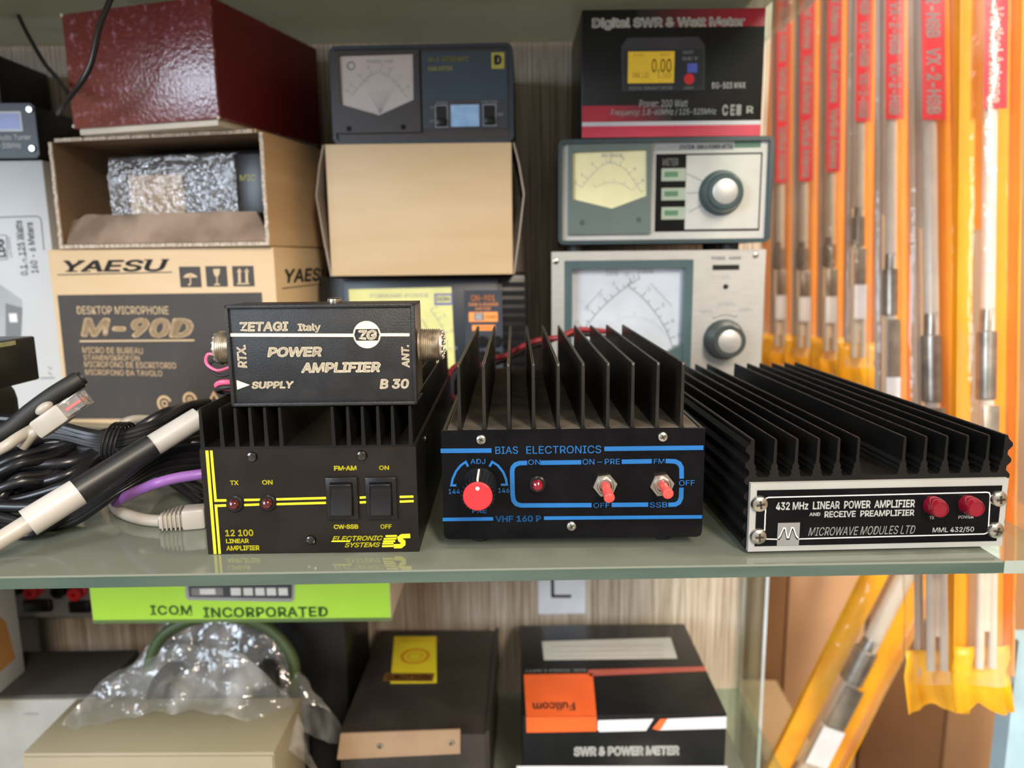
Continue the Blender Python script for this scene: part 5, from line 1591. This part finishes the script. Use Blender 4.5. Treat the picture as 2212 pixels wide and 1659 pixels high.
# ================================================================== hanging packs of antennas to the right
RAILZ = .72
TILT = radians(6.5)
def pack(cx, cy, Y, wpx, laby, boty, label, txt='Vertical Antenna', tilt=6.5, top=None, seed=1, group=None, fit=True, CARD=None):
    CARD = CARD or ORCARD
    random.seed(seed)
    c = atY(cx, cy, Y)
    sc = (c - CAM).length * 0 + Y * 1.04 / FPX
    wd = wpx * sc
    zbot = atY(cx, boty, Y).z; zlab = atY(cx, laby, Y).z
    ztop = top if top is not None else RAILZ - .012
    o = bpy.data.objects.new('antenna_pack', None); COL.objects.link(o)
    o.location = (c.x, Y, zbot); tag(o, label, 'antenna pack', group)
    H = ztop - zbot; zl = zlab - zbot
    g = .22
    # folded orange backing card: two side bands, solid behind the label
    mb = MB()
    t = .0016
    LM = CARD if (seed in (2, 31)) else (PEACH if seed in (5, 14, 20) else CLOUDY)
    mb.box(-wd / 2 if LM is CARD else -wd * .26, -wd * g / 2 - (.003 if LM is CARD else 0), .008, .008 + t, .004, H, LM); mb.box(wd * g / 2 + .004, wd / 2, .008, .008 + t, .004, H, CARD)
    mb.box(-wd * g / 2 - .003, wd * g / 2 + .004, .009, .009 + t, zl - .10, H, ORCARD if seed == 2 else PEACH)
    mb.box(-wd / 2 if LM is CARD else -wd * .26, (-wd / 2 if LM is CARD else -wd * .26) + t, .002, .008, .004, H, LM); mb.box(wd / 2 - t, wd / 2, -.004, .008, .004, H, CARD)
    mb.build('backing_card', o)
    r = wd * .115
    mb = MB().cyl((0, .0, .045), (0, .0, H - .02), r, TUBEW, 18)
    mb.build('tube', o)
    if zl > H - .1:
        zl = H
    mb = MB().box(-r * 1.7, r * 1.7, -r - .0012, -r - .0006, min(zl, H - .031), H - .03, REDLAB)
    z = zl + r * .8
    while z < H - .05:
        ln_ = .085 if txt[0] == 'V' and 'Ant' in txt else .060
        ln_ *= r / .0062
        mb.text(txt, -r * 1.05, z, r * 1.05, z + ln_, -r - .0014, WHITE, rot=-90, bold=.03)
        z += ln_ + r * 1.5
    mb.build('label', o)
    # fittings low down
    if zl > .16:
        mb = MB().cyl((-r * .1, .0, zl * .50), (-r * .1, 0, zl * .62), r * 1.35, TUBEG, 18, ch=.001)
        mb.cyl((-r * .1, 0, zl * .62), (0, 0, zl * .66), r * 1.0, TUBEG, 16)
        mb.box(-r * 1.2, r * 1.2, -r * 1.3, -r * 1.1, zl * .34, zl * .49, TUBEG, bev=.0005)
        mb.build('bracket', o)
        MB().box(-r * 1.6, r * 1.2, -r * 1.6, -r * 1.5, zl * .20, zl * .34, mat('white_paper', (.72, .76, .84), .6)).build('instruction_slip', o)
        for k in range(2):
            MB().cyl((r * (k * 2 - 1), -r * .6, .012), (r * (k * 2 - 1) * .9, -r * .6, zl * .34), r * .62, TUBEW, 12).build('radial_rod', o)
    # sleeve
    vs = []; fs = []; nu = 20; nv = 60
    for j in range(nv + 1):
        v = j / nv
        for i in range(nu):
            a = 2 * pi * i / nu
            p_ = Vector((cos(a) * wd * .515, sin(a) * .015 + .0005, v * H))
            p_ += noise.noise_vector(Vector((p_.x * 40 + seed, p_.y * 40, p_.z * 14))) * .0022
            vs.append(p_)
    for j in range(nv):
        for i in range(nu):
            fs.append((j * nu + i, j * nu + (i + 1) % nu, (j + 1) * nu + (i + 1) % nu, (j + 1) * nu + i))
    MB().add(vs, fs, SLEEVE).build('clear_sleeve', o, smooth=60)
    # folded golden bottom
    vs = []; fs = []; n = 16
    for j in range(4):
        for i in range(n + 1):
            x = (i / n - .5) * wd * 1.04
            vs.append((x, -.0005 + .0018 * sin(i * .8 + seed) + .0015 * j * (-1) ** j + .003 * noise.noise(Vector((i * .5, j, seed))), (.030, .020, .004, -.018 - .012 * abs(sin(i * .2 + seed)))[j]))
    for j in range(3):
        for i in range(n):
            k = j * (n + 1) + i; fs.append((k, k + n + 1, k + n + 2, k + 1))
    ob = MB().add(vs, fs, YLCARD).build('folded_end', o)
    sm = ob.modifiers.new('thickness', 'SOLIDIFY'); sm.thickness = .0008
    if top is None:
        hk = MB().tube([(0, .0, H - .02), (0, 0, H + .004), (.004, 0, H + .012), (0, 0, H + .016), (-.003, 0, H + .013)], .0008, CHROME, 8, 4); hk.build('hook', o)
    if top is None:      # the packs hang slightly out of plumb, feet towards the room
        o.rotation_euler.x = -radians(tilt)
        o.location.y = Y - tan(radians(tilt)) * (c.z - zbot)
    return o
PK = [(2138, 300, .66, 118, 227, 1388, 'nearest hanging antenna pack, the white lettering on its red label large and readable', 'Vertical Antenna'),
      (2008, 300, .74, 118, 246, 1372, 'antenna pack with a wide orange band on the right, second from the right edge', 'VX-2-HSB'),
      (1925, 300, .84, 92, 252, 1060, 'pale-bagged antenna pack third from the right edge', 'VX-2-HSB'),
      (1858, 300, .93, 78, 262, 785, 'antenna pack fourth from the right edge, ending in a golden fold above the ribbed amplifier', 'VX-2-HSB'),
      (1796, 300, 1.02, 74, 372, 770, 'antenna pack with strong orange band, fifth from the right edge', 'Vertical Antenna'),
      (1738, 300, 1.11, 72, 392, 762, 'hanging antenna pack, the sixth counted from the right edge of the picture', 'Vertical Antenna'),
      (1687, 300, 1.20, 66, 395, 756, 'antenna pack seventh from the right edge, close beside the black and crimson carton', 'Vertical Antenna'),
      (1640, 300, 1.29, 60, 300, 750, 'furthest hanging antenna pack, mostly hidden behind the stacked meters', 'Vertical Antenna')]
for i, (cx, cy, Y, wp, ly_, by, lab, tx_) in enumerate(PK):
    pack(cx, cy, Y, wp, ly_, by, lab, tx_, seed=i * 3 + 2, tilt=(7.5, 9.5, 8, 6.5, 6.5, 6.5, 6.5, 6.5)[i], group='antenna packs hanging on the rail')
# rail
p1 = atY(2138, 300, .66); p2 = atY(1640, 300, 1.29)
d = (p2 - p1); d.z = 0; d.normalize()
p1.y += tan(TILT) * (RAILZ - p1.z)
e0 = Vector((p1.x, p1.y, RAILZ + .004)) - d * .15; k = (1.9 - p1.y) / d.y; e1_ = Vector((p1.x, p1.y, RAILZ + .004)) + d * k
o = MB().cyl(e0, e1_, .004, CHROME, 16).build('hanging_rail')
tag(o, 'chrome rail carrying the row of antenna packs', 'rail')
# leaning pack below the shelf
b0 = atY(1700, 1745, .80)
tp = atY(1945, 1262, .80)
o = pack(1700, 1745, .80, 165, 700, 1745, 'yellow-banded antenna pack leaning diagonally below the shelf at the right', top=b0.z + (tp - b0).length + .05, seed=31, CARD=YLCARD)
o.rotation_euler = (0, atan2(tp.x - b0.x, tp.z - b0.z), 0)

# ------------------------------------------------------------------ cardboard boxes at the lower right
def carton(label, BL, BR, YL, YR, topy, depth, m, z0=-.999, tape=None):
    T = Thing('shipping_carton', label, 'carton', BL, BR, z0, YL, YR, top=((BL[0] + BR[0]) / 2, topy))
    w, h = T.w, T.h
    MB().box(0, w, 0, depth, 0, h, m, bev=.002).build('box', T.o)
    if tape:
        MB().box(w * .42, w * .58, -.0003, .0, h * .6, h - .002, mat('packing_tape', (.50, .36, .20), .25)).build('tape', T.o)
    return T
carton('dark brown carton just right of the cabinet edge, on the floor', (1560, 1500), (1688, 1500), 1.04, 1.04, 1200, .30, mat('dark_brown_cardboard', (.24, .12, .05), .7, col2=(.28, .15, .065), nscale=6), tape=True)
carton('tan carton between the dark brown carton and the leaning antenna pack', (1692, 1500), (1858, 1500), 1.04, 1.04, 1190, .30, mat('tan_cardboard', (.50, .30, .17), .75, col2=(.56, .34, .2), nscale=7))
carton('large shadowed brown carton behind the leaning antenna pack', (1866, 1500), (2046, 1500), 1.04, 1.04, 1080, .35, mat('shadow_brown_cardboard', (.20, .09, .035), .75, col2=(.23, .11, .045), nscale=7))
carton('orange-brown carton under the nearest antenna packs', (2052, 1500), (2250, 1500), 1.04, 1.04, 1130, .35, KRAFTD)
zq = -.50
A = atZ(1600, 1515, zq); Bq = atZ(1655, 1640, zq); d = (A - Bq).normalized(); A = A + d * .055
o = bpy.data.objects.new('shipping_carton', None); COL.objects.link(o); o.location = (Bq.x, Bq.y, -.999)
o.rotation_euler.z = atan2(d.y, d.x) - pi / 2
tag(o, 'pale kraft carton with its flat top in view beside the cabinet corner', 'carton')
MB().box(0, .066, 0, (A - Bq).length, 0, zq + .999 - .010, KRAFT, bev=.001).build('box', o)
MB().box(-.002, .068, -.002, (A - Bq).length + .002, zq + .999 - .010, zq + .999, KRAFTL, bev=.001).build('lid', o)
p_ = atY(2188, 1500, .62)
o = MB().box(0, .3, 0, .02, -1.0, atY(2190, 1385, .62).z, LBLUE).build('blue_board', None, loc=(p_.x, .62, 0))
tag(o, 'pale blue board at the lower right edge', 'board')
